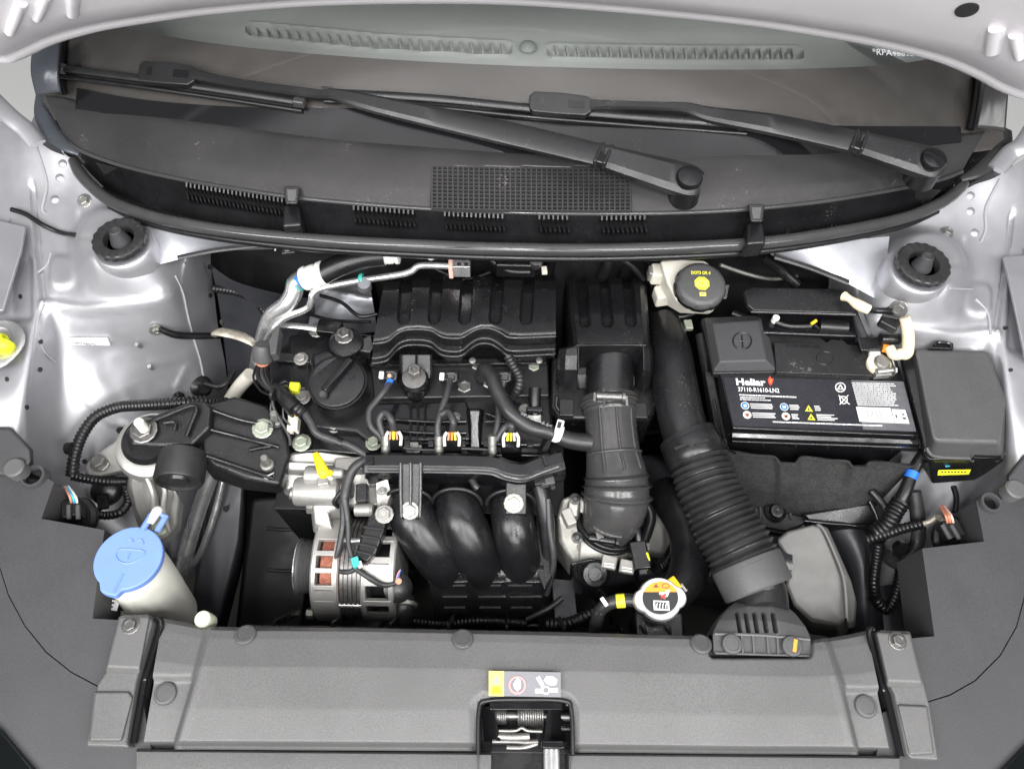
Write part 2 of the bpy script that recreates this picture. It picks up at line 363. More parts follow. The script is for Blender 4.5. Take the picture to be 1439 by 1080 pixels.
def wing_disp(x, y, u, v):
    d = .004*ss(11, 3, path_d(x, y, [(62, 428), (120, 436), (235, 425), (262, 405)]))          # the pressed shelf below the tower
    d += .004*ss(6, -3, rbox(x, y, 72, 104, 362, 402, 12))
    d -= .005*ss(4, -4, rbox(x, y, 12, 44, 360, 450, 8))
    d += .010*ss(26, 6, seg_d(x, y, (60, 600), (95, 690)))                                  # flute towards the lamp
    d += .012*ss(40, 12, seg_d(x, y, (170, 520), (215, 590)))*.6
    d -= .009*ss(34, 8, math.hypot(x-205, y-548))*.6
    d += .006*ss(7, 2, seg_d(x, y, (276, 372), (282, 405)))+.006*ss(6, 2, seg_d(x, y, (292, 372), (297, 405)))
    d -= .006*ss(5, 1, seg_d(x, y, (45, 260), (60, 420)))
    d += .034*ss(80, 38, math.hypot(x-172, (y-352)*1.12))
    d += .003*ss(4, -6, rbox(x, y, 112, 152, 378, 412, 10))-.002*ss(3.5, 1.5, path_d(x, y, [(112, 300), (108, 340), (118, 352), (140, 354)]))
    for k in range(6): d -= .0016*ss(6, 2, math.hypot(x-88-k*27, y-446-2*math.sin(k)))
    d += .005*ss(7, 2, seg_d(x, y, (262, 520), (250, 545)))+.004*ss(5, 1, path_d(x, y, [(118, 560), (150, 590), (190, 604)]))
    d += .006*ss(10, 3, path_d(x, y, [(268, 362), (262, 395), (276, 440)]))
    return d
wing_l = sheet('inner_wing', LW, 'silver', body, 110, 120, wing_disp)
me = wing_l.data.copy()
for v in me.vertices: v.co.x = .014-v.co.x; v.co.y -= .012
me.flip_normals(); wing_r = link('inner_wing', me, None, body)
TL = P(172, 342, .085); TR = P(1281, 378, .085)
TR = Vector((.014-TL.x, TL.y-.012, TL.z))
for c in (TL, TR):
    tw = lathe('strut_tower', [(36, 0), (39, -2), (41, -5), (43, -12), (45, -30)], c, (0, 0, 1), 'silver', body, 48)
    lathe('mount_opening', [(0, .8), (37, .8), (39, -3)], c, (0, 0, 1), 'silver_dull', tw, 40)
# fenders, bumper beam and underside close the bay off from the room
for s in (-1, 1):
    build('fender', [(s*.80, y, z) for y in (-.3, .8) for z in (.02, -.7)]+[(s*.74, y, .05) for y in (-.3, .8)], [(0, 1, 3, 2), (0, 2, 5, 4)], 'silver', body)
build('bumper_skin', [(-.8, -.34, -.05), (.8, -.34, -.05), (.8, -.195, -.03), (-.8, -.195, -.03)], [(0, 1, 2, 3)], 'silver', body)
for s in (-1, 1): build('fender_top', [(s*.80, -.34, .0), (s*.80, .40, .03), (s*.70, .40, .01), (s*.70, -.34, -.03)], [(0, 1, 2, 3)], 'silver', body)
build('bumper_beam', [(-.8, -.34, .0), (.8, -.34, .0), (.8, -.34, -.65), (-.8, -.34, -.65)], [(0, 1, 2, 3)], 'dark', body)
build('underbody', [(-.8, y, -.66) for y in (.2, 1.2)]+[(.8, y, -.66) for y in (.2, 1.2)], [(0, 1, 3, 2)], 'dark', body)
build('undertray', [(-.8, -.34, -.62), (.8, -.34, -.62), (.8, .22, -.60), (-.8, .22, -.60)], [(0, 1, 2, 3)], 'undertray_grey', body)
# bulkhead with its sound mat, behind and below the cowl
fw = []; nx = 40
for j, (y, z) in enumerate([(.56, .115), (.575, .06), (.57, -.02), (.55, -.12), (.50, -.25), (.47, -.45), (.55, -.66)]):
    for i in range(nx+1):
        x = lerp(-.60, .60, i/nx); fw.append((x, y+.10*abs(x)**2+.012*math.sin(x*17+j), z))
build('bulkhead', fw, [(j*(nx+1)+i, j*(nx+1)+i+1, (j+1)*(nx+1)+i+1, (j+1)*(nx+1)+i) for j in range(6) for i in range(nx)], 'insulation', body)
sheet('bulkhead_side', [[(296, 372, .0), (330, 395, -.02), (390, 412, -.03), (440, 420, -.05)], [(308, 430, -.09), (345, 440, -.1), (395, 450, -.1), (445, 455, -.1)], [(322, 540, -.22), (350, 540, -.22), (400, 540, -.2), (450, 540, -.2)]], 'dark_paint', body, 24, 24)
sheet('scuttle_flange', [[(205, 312, .085), (290, 336, .09), (380, 345, .09)], [(222, 372, .055), (300, 354, .07), (385, 350, .07)]], 'silver_dull', body, 12, 6)
sheet('scuttle_flange', [[(1065, 345, .09), (1140, 342, .09), (1250, 332, .08)], [(1090, 362, .07), (1165, 386, .06), (1240, 425, .035)]], 'silver_dull', body, 12, 8)
tube('flange_strip', [(250, 362, .078), (300, 352, .08), (350, 346, .082), (392, 340, .085)], 4, 'rubber_worn', body, 8, flat=.6)
tube('flange_strip', [(1088, 360, .078), (1130, 373, .07), (1165, 386, .06), (1192, 397, .055)], 5, 'rubber_worn', body, 8, flat=.6)
solid('cowl_gap_filler', [(52, 130, .10), (100, 130, .11), (132, 228, .08), (95, 214, .08), (60, 170, .09)], [(52, 134, .06), (100, 134, .06), (132, 234, .04), (95, 220, .04), (60, 176, .05)], 'plastic', body, 1)  # dark fillers added under both cowl ends to keep the open gaps dark
solid('cowl_gap_filler', [(1378, 175, .11), (1416, 180, .10), (1402, 232, .085), (1345, 262, .075), (1325, 245, .085)], [(1378, 180, .06), (1416, 184, .06), (1402, 238, .045), (1345, 268, .04), (1325, 250, .045)], 'plastic', body, 1)
# lower chassis legs and the crossmember, in the dark
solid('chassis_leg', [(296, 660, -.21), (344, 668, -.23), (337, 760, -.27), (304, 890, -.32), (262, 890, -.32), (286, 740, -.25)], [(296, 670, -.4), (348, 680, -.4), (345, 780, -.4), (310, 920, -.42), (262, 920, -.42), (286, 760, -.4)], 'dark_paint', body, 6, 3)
prism('leg_hole', ell(318, 708, 5, 11, 16, .15), -.243, .002, 'print_black', body, 0, smooth=False)
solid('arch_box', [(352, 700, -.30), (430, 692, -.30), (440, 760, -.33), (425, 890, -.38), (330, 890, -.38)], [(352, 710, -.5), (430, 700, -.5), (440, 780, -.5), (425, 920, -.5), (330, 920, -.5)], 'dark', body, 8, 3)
for y in (742, 800): tube('arch_rib', [(375, y, -.30-(y-700)*.0004), (400, y+2, -.30-(y-700)*.0004), (432, y, -.30-(y-700)*.0004)], 3, 'dark_paint', body, 8)
tube('chassis_leg', [(1195, 700, -.34), (1215, 800, -.38), (1235, 900, -.42)], 40, 'dark_paint', body, 12)
box('crossmember', Vector((0, .27, -.55)), 1050, 110, 60, 'dark_paint', body)
# seam sealer beads, studs, holes, bolts
def bead(o, pts, r, m='sealer', name='sealer_bead'): return tube(name, [on(o, x, y, .0004)[0] for x, y in pts], r, m, body, 8, 6)
bead(wing_l, [(246, 387), (257, 412), (263, 440), (272, 475), (281, 505), (287, 535)], 1.6)
bead(wing_l, [(53, 383), (66, 372), (72, 355)], 1.5)
bead(wing_l, [(62, 428), (52, 455), (60, 490), (80, 510)], 1.3)
bead(wing_l, [(50, 203), (62, 240), (66, 262), (60, 292), (64, 300)], 2.2)
bead(wing_r, [(1371, 420), (1388, 440), (1392, 470)], 1.8)
bead(wing_r, [(1405, 252), (1386, 290), (1385, 322), (1378, 340)], 2.2)
bead(wing_r, [(1335, 405), (1366, 406)], 1.4)
for x, y in ((57, 480), (56, 519), (37, 572), (29, 417), (10, 533), (294, 375), (295, 415), (311, 452)): decal('panel_hole', wing_l, ell(x, y, 2.6, 3.4), 'print_black', body)
for x, y in ((1412, 461), (1420, 520)): decal('panel_hole', wing_r, ell(x, y, 3, 2.6), 'print_black', body)
for x, y, x2, y2 in ((194, 470, 198, 487), (212, 501, 214, 518)):
    a, n = on(wing_l, x2, y2); tube('stud', [a, a+(n*.5+Vector((-.1, .2, .6))).normalized()*.016], 3, 'silver_dull', body, 10, 2)
for x, y, r in ((119, 282, 8), (12, 324, 7)): a, n = on(wing_l, x, y); bolt(0, 0, 0, r*.9, 'steel', body, n, o=a)
for x, y, r in ((1330, 327, 8), (1433, 372, 8)): a, n = on(wing_r, x, y); bolt(0, 0, 0, r*.9, 'steel', body, n, o=a)
for x, y in ((95, 212), (88, 230), (84, 250), (77, 280)): a, n = on(wing_l, x, y); lathe('weld_boss', [(7, -2), (6, 1), (3, 3), (0, 3.4)], a, n, 'silver', body, 14)
for x, y in ((1358, 258), (1364, 275), (1364, 297), (1370, 327)): a, n = on(wing_r, x, y); lathe('weld_boss', [(7, -2), (6, 1), (3, 3), (0, 3.4)], a, n, 'silver', body, 14)
# wing top braces at the frame's edges
solid('wing_brace', [(-40, 300, .062), (36, 318, .062), (30, 352, .058), (4, 436, .05), (-40, 440, .05)], [(-40, 302, .052), (38, 320, .052), (32, 355, .05), (6, 440, .04), (-40, 444, .04)], 'silver', body, 2)
solid('wing_brace', [(1410, 360, .06), (1480, 355, .06), (1480, 520, .045), (1440, 500, .047), (1418, 395, .056)], [(1408, 363, .05), (1480, 358, .05), (1480, 524, .035), (1438, 504, .037), (1416, 398, .046)], 'silver', body, 2)
# bonnet hinges
for s, pts in ((0, [(-30, 120, .15), (10, 160, .14), (36, 182, .13), (52, 203, .12)]), (1, [(1475, 140, .16), (1440, 200, .14), (1420, 215, .13), (1400, 238, .12)])):
    tube('hinge_arm', pts, 13, 'silver', body, 12, flat=.4)
# yellow-green stop on the left wing with its silver washer, seen at the frame's edge
pad = thing('drain_cap', 'fluorescent yellow plug on a silver washer at the left wing edge', 'plug', (0, 485, .03))
lathe('washer', [(40, 0), (40, 2), (36, 4), (27, 4), (26, 1)], P(-8, 485, .035), (0, 0, 1), 'alu_pipe', pad, 36)
tube('plug', [P(-20, 478, .05), P(6, 484, .047), P(14, 480, .046)], [15, 14, 8], 'lime', pad, 16)
# white chassis sticker
st = tag(decal('number_sticker', wing_l, [(96, 473), (152, 473), (156, 482), (101, 482)], 'paper', None, .006), 'small white sticker with a printed number on the left inner wing', 'sticker')
a = on(wing_l, 110, 480, .0095)[0]; b = on(wing_l, 139, 480.5, .0095)[0]
writing('print', 'RPA46690', a, b, 0, 4.0, 'print_black', st, .01, up=on(wing_l, 120, 478)[1])
# A pillars either side of the glass
sheet('pillar', [[(46, 62, .20), (66, 58, .20), (84, 52, .20)], [(43, 100, .18), (62, 98, .185), (80, 96, .185)], [(50, 133, .155), (66, 131, .16), (84, 130, .16)]], 'pillar_paint', body, 10, 10, thick=.01)
sheet('pillar', [[(1386, 100, .20), (1400, 108, .20), (1418, 118, .20)], [(1380, 140, .18), (1395, 142, .185), (1416, 145, .185)], [(1372, 180, .155), (1392, 181, .16), (1413, 184, .16)]], 'cowl_grey', body, 10, 10, thick=.01)
# ------------------------------------------------------------------ windscreen
WB = [P(*q) for q in ((40, 126, .135), (150, 150, .145), (300, 165, .155), (480, 188, .163), (720, 206, .168), (960, 206, .168), (1150, 200, .160), (1280, 190, .15), (1405, 174, .14))]
def wbase(x):
    if x <= WB[0].x: return WB[0].y, WB[0].z
    for a, b in zip(WB, WB[1:]):
        if x <= b.x: f = (x-a.x)/(b.x-a.x); return lerp(a.y, b.y, f), lerp(a.z, b.z, f)
    return WB[-1].y, WB[-1].z
TW = math.tan(math.radians(27))
def PW(px, py, off=0.):                              # on the glass
    d = ray(px, py); lo, hi = .5, 3.0
    for _ in range(40):
        t = (lo+hi)/2; q = CAM+d*t; y, z = wbase(q.x)
        if q.z > z+(q.y-y)*TW+off: lo = t
        else: hi = t
    return CAM+d*lo
ws = thing('windscreen', 'sloping windscreen with a wide brown-grey printed border along its base', 'windscreen', Vector((0, .62, .16)))
V = []; nx, ny = 60, 12
for j in range(ny+1):
    s = lerp(-.03, .75, j/ny)
    for i in range(nx+1):
        x = lerp(-.70, .71, i/nx); y, z = wbase(x); V.append((x*(1-.12*max(0, s)), y+s, z+s*TW))
Q = [(j*(nx+1)+i, j*(nx+1)+i+1, (j+1)*(nx+1)+i+1, (j+1)*(nx+1)+i) for j in range(ny) for i in range(nx)]
gl = build('glass', V, Q, 'windscreen_glass', ws)
if sum(p.normal.z for p in gl.data.polygons) < 0: gl.data.flip_normals()
ft = [(70, -60), (110, -25), (140, 8), (162, 34), (230, 50), (330, 65), (480, 79), (640, 89), (800, 95), (960, 98), (1120, 97), (1240, 92), (1300, 84), (1326, 78), (1352, 40), (1380, 0)]
V = []; n = 80
for i in range(n+1):
    px, py = cr(ft, i/n); a = PW(px, py, -.004); bx = lerp(-.70, .71, i/n); y, z = wbase(bx); b = Vector((bx, y-.03, z-.03*TW-.004))
    b2 = PW(lerp(40, 1400, i/n), 150, -.004)
    for f in (0, .2, .4, .6, .8, 1.): q = a.lerp(b, f); yy, zz = wbase(q.x); q.z = zz+(q.y-yy)*TW-.004; V.append(q)
build('printed_border', V, [(i*6+j, i*6+j+1, (i+1)*6+j+1, (i+1)*6+j) for i in range(n) for j in range(5)], 'frit', ws)
tube('side_moulding', [PW(88, 50, .004), PW(84, 100, .004), PW(90, 132, .004)], 3.5, 'gloss_black', ws, 8)
tube('side_moulding', [PW(1376, 100, .004), PW(1372, 140, .004), PW(1364, 182, .004)], 5, 'gloss_black', ws, 8)
sl = [(108, 124), (200, 140), (330, 150), (480, 152), (650, 154), (850, 160), (1000, 166), (1150, 176), (1350, 178)]
V = []
for i in range(61):
    px, py = cr(sl, i/60); a = PW(px, py, .003); y, z = wbase(a.x); V += [a, Vector((a.x, y-.02, z-.004)), Vector((a.x, y-.02, z-.02))]
build('shadow_gap_seal', V, [(i*3+j, i*3+j+1, i*3+j+4, i*3+j+3) for i in range(60) for j in range(2)], 'gloss_black', ws)  # black rubber strip; also stands in for the shadowed gap behind the cowl
for k, (a, b) in enumerate((((188, 15), (200, 14)), ((204, 12), (222, 9)))): pass
writing('etched_number', '*RPA46690*', PW(1226, 77, .002), PW(1290, 80, .002), 0, 9, 'paper', ws, up=(0, -math.sin(math.radians(27)), math.cos(math.radians(27))))
# dashboard behind the glass
db = thing('dashboard', 'pale grey dashboard top with long defroster vents behind the windscreen', 'dashboard', Vector((0, .9, .05)))
def dash_d(x, y, u, v):
    d = 0
    for a, b in (((356, 45), (712, 70)), ((776, 73), (1120, 77))):
        q = path_d(x, y, [a, ((a[0]+b[0])/2, (a[1]+b[1])/2+(4 if a[0] < 500 else 1)), b]); d -= .010*ss(7.5, 5, q)
        d += .003*ss(13, 9, q)*ss(7, 9, q)
    d += .004*ss(40, 10, abs(y-34-(x-719)*.012))
    return d
dash = sheet('top_panel', [[(x, -80, .12) for x in range(60, 1440, 120)], [(x, 20+(x-719)*.012, .12) for x in range(60, 1440, 120)], [(x, 70+(x-719)*.012, .11) for x in range(60, 1440, 120)], [(x, 130, .10) for x in range(60, 1440, 120)]], 'dash', db, 300, 70, dash_d)
for a, b, n in (((362, 46), (706, 70), 24), ((782, 73), (1114, 77), 22)):
    for i in range(n+1):
        x = lerp(a[0], b[0], i/n); y = lerp(a[1], b[1], i/n)+math.sin(math.pi*i/n)*(3.5 if a[0] < 500 else 1)
        bar('vent_fin', P(x-2, y-6, .112), P(x+1, y+6, .112), 2.4, 9, 'dash', db, 0)
lathe('sensor', [(13, 0), (13, 2), (11, 5), (6, 8), (0, 9)], P(742, 67, .115), (0, 0, 1), 'dash_vent', db, 24)
pp = tag(prism('paper_sheet', [(1205, 54), (1300, 74), (1294, 98)], .135, .001, 'paper', None, 0), 'white paper corner lying on the dashboard behind the glass', 'paper')
# ------------------------------------------------------------------ bonnet, raised
hd = thing('bonnet', 'raised silver bonnet seen from beneath across the upper corners', 'bonnet', P(719, 0, .27))
he = [(-60, 86), (0, 83), (22, 82), (45, 73), (80, 57), (120, 45), (160, 36), (230, 25), (300, 16), (400, 7), (480, 3), (600, 1), (720, 3), (840, 11), (960, 22), (1060, 33), (1140, 45), (1210, 57), (1270, 70), (1320, 84), (1365, 103), (1400, 122), (1439, 135), (1500, 150)]
hs = Vector((0, -math.cos(math.radians(60)), math.sin(math.radians(60)))); hn = Vector((0, -math.sin(math.radians(60)), -math.cos(math.radians(60))))
prof = [(0, 0), (.003, .006), (.010, .009), (.018, .008), (.0205, .003), (.023, .006), (.032, .010), (.055, .020), (.09, .024), (.14, .016), (.22, .012), (.5, .012), (.93, 0)]
V = []; n = 110
for i in range(n+1):
    px, py = cr(he, i/n); e = P(px, py, .27)
    for s, q in prof: V.append(e+hs*s+hn*q)
k = len(prof)
hood = build('inner_panel', V, [(i*k+j, i*k+j+1, (i+1)*k+j+1, (i+1)*k+j) for i in range(n) for j in range(k-1)], 'bonnet_paint', hd, True, 60, solid=.012)
for pts in ([(14, 45), (30, 3)], [(52, 25), (66, -8)], [(103, 20), (103, -15)], [(1395, 74), (1402, 40)], [(1432, 80), (1426, 48)]):
    tube('stiffening_rib', [on(hood, x, y, -.001)[0] for x, y in [pts[0], (.5*(pts[0][0]+pts[1][0]), .5*(pts[0][1]+pts[1][1])), pts[1]]], [9, 10, 10], 'bonnet_paint', hd, 12, flat=.7)
decal('access_hole', hood, ell(1359, 13.5, 18, 9, 24, -.25), 'print_black', hd)
# ------------------------------------------------------------------ cowl panel below the windscreen
cw = thing('cowl_panel', 'long grey-black plastic cowl panel with intake grille below the windscreen', 'cowl panel', Vector((0, .5, .12)))
rear = [(62, 132), (90, 132), (150, 147), (250, 160), (400, 182), (480, 191), (600, 201), (720, 207), (850, 210), (1000, 208), (1150, 203), (1260, 194), (1340, 184), (1388, 178)]
frnt = [(92, 196), (118, 212), (170, 231), (260, 252), (390, 273), (480, 283), (600, 292), (720, 297), (850, 299), (1000, 296), (1130, 285), (1230, 270), (1310, 254), (1352, 240)]
def zr(px): return .167-.030*abs((px-725)/660)**2.2
def zf(px): return .158-.048*abs((px-725)/640)**2.2
def cowl_hole(x, y): return 608 < x < 885 and 234 < y < 298
rows = []
for t in (0, .12, .35, .65, .88, 1):
    rows.append([(lerp(a[0], b[0], t), lerp(a[1], b[1], t), lerp(zr(a[0])-(.006 if t == 0 else 0), zf(b[0]), t)+.006*math.sin(math.pi*t)) for a, b in zip(rear, frnt)])
cp = sheet('top_panel', rows, 'cowl_grey', cw, 300, 60, None, cowl_hole, thick=.003)
def fz(x): return zf(x)
# front rim and the drain trough
rim = [(a[0], a[1]+1.5) for a in frnt]
tube('rim', [(x, y, fz(x)+.0005) for x, y in rim], 3.0, 'seal_rubber', cw, 8, 6)
seal_px = [(103, 226), (112, 243), (127, 260), (150, 279), (185, 295), (240, 311), (330, 326), (450, 338), (600, 346), (720, 350), (850, 351), (1000, 346), (1100, 338), (1200, 322), (1275, 305), (1322, 285), (1345, 268), (1355, 258)]
def zs(px): return .128-.040*abs((px-725)/630)**2.
sp = [P(x, y, zs(x)) for x, y in seal_px]
fp = [P(x, y, fz(x)-.001) for x, y in rim]
V = []; n = 120
for i in range(n+1):
    a = cr(fp, i/n); b = cr(sp, i/n)
    V += [a, a.lerp(b, .12)-Vector((0, 0, .022)), a.lerp(b, .45)-Vector((0, 0, .040)), a.lerp(b, .85)-Vector((0, 0, .030)), b-Vector((0, 0, .004)), b-Vector((0, -.004, .03))]
build('drain_trough', V, [(i*6+j, i*6+j+1, (i+1)*6+j+1, (i+1)*6+j) for i in range(n) for j in range(5)], 'plastic', cw, True, 35)
tube('bonnet_seal', sp, [7]+[8.5]*(len(sp)-2)+[7], 'seal_rubber', cw, 16, 8)
tube('seal_lip', [q-Vector((0, .004, .013)) for q in sp[3:-2]], 5, 'rubber', cw, 8, 8)
# intake grille: fine lattice, 38 x 11 cells
V = []; Fc = []
def addbar(a, b, w, h):
    t = (b-a).normalized(); s = t.cross(Vector((0, 0, 1))).normalized()*w*.5; u = Vector((0, 0, 1))*h
    k = len(V)
    for q in (a, b): V.extend([q-s, q+s, q+s-u, q-s-u])
    Fc.extend([(k, k+1, k+2, k+3), (k+4, k+5, k+6, k+7), (k, k+1, k+5, k+4), (k+1, k+2, k+6, k+5), (k+2, k+3, k+7, k+6), (k+3, k, k+4, k+7)])
def gp(u, v): x = lerp(607, 886, u); y = lerp(233, 292, v)+5*u*(1-u)+3*u; t = v; return P(x, y, lerp(zr(x)-.004+.006*.8, zf(x)+.003, .28+.66*t)+.004)
for i in range(39): addbar(gp(i/38, 0), gp(i/38, 1), .0019, .006)
for j in range(12):
    for i in range(6): addbar(gp(i/6, j/11), gp((i+1)/6, j/11), .0017, .006)
gr = build('grille_mesh', V, Fc, 'cowl_grey', cw, False); gr['kind'] = 'stuff'
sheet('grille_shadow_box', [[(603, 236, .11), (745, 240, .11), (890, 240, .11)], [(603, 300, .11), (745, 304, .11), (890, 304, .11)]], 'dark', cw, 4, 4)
# comb louvres in the trough wall
for x0, x1, n in ((262, 402, 24), (497, 580, 13), (625, 706, 13), (758, 797, 6), (846, 906, 9)):
    V = []; Fc = []
    for i in range(n+1):
        x = lerp(x0, x1, i/n)
        y = pl(rim, 0) if 0 else None
        k = [j for j in range(len(rim)-1) if rim[j][0] <= x <= rim[j+1][0]][0]; f = (x-rim[k][0])/(rim[k+1][0]-rim[k][0]); yy = lerp(rim[k][1], rim[k+1][1], f)
        addbar(P(x, yy+1, fz(x)+.0015), P(x, yy+9, fz(x)-.004), .0022, .012)
        addbar(P(x, yy+14, fz(x)-.020), P(x+3, yy+26, fz(x)-.022), .0022, .008)
    c = build('louvre_comb', V, Fc, 'plastic', cw, False); c['kind'] = 'stuff'
for i in range(3): bar('drain_slot', (1166+i*6, 325, .10), (1168+i*6, 318, .10), 2.5, 8, 'dark', cw, 0)
for x, y in ((410, 272), (1063, 297)):               # bonnet stops clipped over the rim
    z = fz(x)+.012
    c = solid('stop_clip', [(x-11, y-10, z), (x+11, y-10, z), (x+8, y+14, z), (x-8, y+14, z)], [(x-12, y-10, z-.012), (x+12, y-10, z-.012), (x+9, y+16, z-.012), (x-9, y+16, z-.012)], 'cowl_grey', cw, 2, 3)
    solid('clip_face', [(x-7, y-6, z+.001), (x+7, y-6, z+.001), (x+5, y+10, z+.001), (x-5, y+10, z+.001)], [(x-8, y-7, z-.003), (x+8, y-7, z-.003), (x+6, y+11, z-.003), (x-6, y+11, z-.003)], 'panel_grey', c, .8)
    prism('clip_post', [(x-12, y+15), (x+10, y+15), (x+14, y+44), (x-14, y+46)], z-.02, .03, 'plastic', c, 4, 3)
# end trims curving up to the pillars
for pts, zz in (([(60, 134), (60, 160), (72, 185), (92, 205), (112, 216)], .125), ([(1412, 184), (1410, 205), (1396, 225), (1372, 243), (1350, 252)], .125)):
    tube('end_trim', [(x, y, zz-.004*i) for i, (x, y) in enumerate(pts)], [10, 12, 12, 9, 4], 'pillar_paint' if pts[0][0] < 500 else 'cowl_grey', cw, 12, flat=.5)
# ------------------------------------------------------------------ wipers
def wiper(label, piv, joint, path, wid, adapter, blade, cut):
    t = thing('windscreen_wiper', label, 'wiper', P(piv[0], piv[1], .165), 'windscreen wipers')
    z0 = .190
    a = P(piv[0], piv[1], z0); j = PW(joint[0], joint[1], .030) if 0 else P(joint[0], joint[1], .205)
    pts = [j]+[PW(x, y, o) for x, y, o in path]
    def strip(name, cs, ws, th, m, par):
        V = []; Fc = []; k = (len(cs)-1)*8
        for i in range(k+1):
            c = cr(cs, i/k); w_ = cr(ws, i/k)*.0005; d = (cr(cs, min(1, (i+1)/k))-cr(cs, max(0, (i-1)/k))).normalized()
            up = (Vector((0, -.35, 1))-d*d.dot(Vector((0, -.35, 1)))).normalized(); s = d.cross(up)
            V += [c-s*w_-up*th, c-s*w_*1., c-s*w_*.62+up*th*.35, c+s*w_*.62+up*th*.35, c+s*w_, c+s*w_-up*th]
        for i in range(k):
            for q in range(6): Fc.append((i*6+q, i*6+(q+1) % 6, (i+1)*6+(q+1) % 6, (i+1)*6+q))
        Fc += [tuple(range(6)), tuple(k*6+q for q in range(6))]
        return build(name, V, Fc, m, par, True, 28)
    hd_ = strip('arm_head', [a+(a-j).normalized()*.018, a, a.lerp(j, .5), j], [30, 42, 37, 30], .012, 'plastic_soft', t)
    lathe('pivot_cap', [(17, 0), (17, 4), (15, 7), (9, 9), (0, 9.6)], a+Vector((0, -.002, .003)), (0, -.15, 1), 'plastic_gloss', hd_, 28)
    lathe('pivot_boss', [(21, 0), (19, 26)], a-Vector((0, 0, .034)), (0, 0, 1), 'rubber', hd_, 24)
    d = (j-pts[1]).normalized(); rz_ = math.atan2(d.y, d.x); hj = box('hinge_joint', j-Vector((0, 0, .003)), 17, 33, 13, 'plastic_gloss', t, rz_, 3, seg=3)
    for e in (-.006, .006): box('joint_ridge', j+d*e-Vector((0, 0, .001)), 5, 36, 13, 'plastic_soft', hj, rz_, 2)
    strip('arm', pts, wid, .008, 'plastic_soft', t)
    # blade
    bp = [PW(x, y, o) for x, y, o in blade]
    tube('blade_spoiler', bp, 6, 'plastic_soft', t, 8, 8, flat=.8)
    tube('blade_rubber', [q+Vector((0, -.008, -.008)) for q in bp], 3.2, 'rubber', t, 8, 8)
    for q, e in ((0, 1), (-1, -2)): box('end_cap', bp[q].lerp(bp[e], .03), 17, 14, 12, 'hose_grey', t, rz=math.atan2((bp[e]-bp[q]).y, (bp[e]-bp[q]).x), bevel=3)
    (x0, y0), (x1, y1), hw = adapter
    A = PW(x0, y0, .026); B = PW(x1, y1, .026); u = (B-A).normalized(); up = Vector((0, -.42, .9)); s = u.cross(up).normalized()
    L = (B-A).length; out = [(0, -.55), (.06, -1), (.5, -1.05), (.9, -1.0), (1, -.6), (1, .6), (.9, .9), (.5, 1.05), (.06, 1.0), (0, .6)]
    T = [A+u*L*p-s*q*hw*.001 for p, q in out]
    ad = build('blade_adapter', T+[q-up.normalized()*.014 for q in T], [tuple(range(10)), tuple(range(19, 9, -1))]+[(i, i+10, (i+1) % 10+10, (i+1) % 10) for i in range(10)], 'plastic_soft', t, True, bevel=2)
    for f0, f1 in ((.16, .24), (.62, .88)):
        T = [A+u*L*p-s*q*hw*.001+up*.0006 for p, q in ((f0, -.35), (f1, -.35), (f1, .35), (f0, .35))]
        build('adapter_window', T, [(0, 1, 2, 3)], 'gloss_black', ad, False)
    return t
wiper('wiper on the left half, its cap nearest the grille and its arm crossing it', (967, 252), (848, 218), [(700, 183, .024), (540, 148, .020), (470, 132, .018), (440, 131, .018), (320, 114, .022), (270, 103, .024)], [30, 31, 24, 15, 13, 12, 15], ((194, 99), (274, 105), 15), [(82, 96, .012), (200, 111, .012), (320, 128, .010), (424, 144, .009)], 1)
wiper('wiper on the right half, its cap by the right end of the cowl', (1308, 227), (1207, 199), [(1090, 174, .024), (1000, 160, .020), (965, 151, .018), (925, 149, .018), (860, 147, .022), (828, 147, .024)], [30, 28, 20, 14, 12, 12, 15], ((744, 142), (832, 148), 14), [(455, 130, .012), (600, 138, .012), (745, 152, .012), (880, 163, .010), (1050, 176, .009)], 1)
# ------------------------------------------------------------------ front panel over the radiator
fpn = thing('radiator_cover', 'wide mid-grey textured plastic cover over the radiator along the front', 'cover', Vector((0, -.1, -.03)))
rr = [(226, 867), (260, 873), (290, 880), (345, 881), (500, 882), (650, 885), (800, 888), (900, 891), (985, 893), (1060, 897), (1140, 899), (1165, 895), (1195, 890), (1222, 884)]
ff = [(195, 1043), (222, 1043), (245, 1043), (300, 1043), (480, 1044), (650, 1045), (800, 1047), (900, 1048), (985, 1049), (1060, 1050), (1140, 1050), (1205, 1051), (1235, 1051), (1258, 1052)]
rows = []
for t, dz in ((0, -.014), (.03, -.004), (.1, .0), (.28, .006), (.34, .008), (.7, .008), (.985, .005), (1, .002), (1.03, -.007), (1.06, -.009)):
    rows.append([(lerp(a[0], b[0], t), lerp(a[1], b[1], t), dz) for a, b in zip(rr, ff)])
LR = [(300, 862), (292, 885), (276, 945), (245, 1049)]; RR_ = [(1152, 880), (1165, 905), (1182, 955), (1208, 1060)]
def side_of(x, y, path):                              # x of the ridge at y
    for a, b in zip(path, path[1:]):
        if a[1] <= y <= b[1]: return lerp(a[0], b[0], (y-a[1])/(b[1]-a[1]))
    return path[0][0] if y < path[0][1] else path[-1][0]
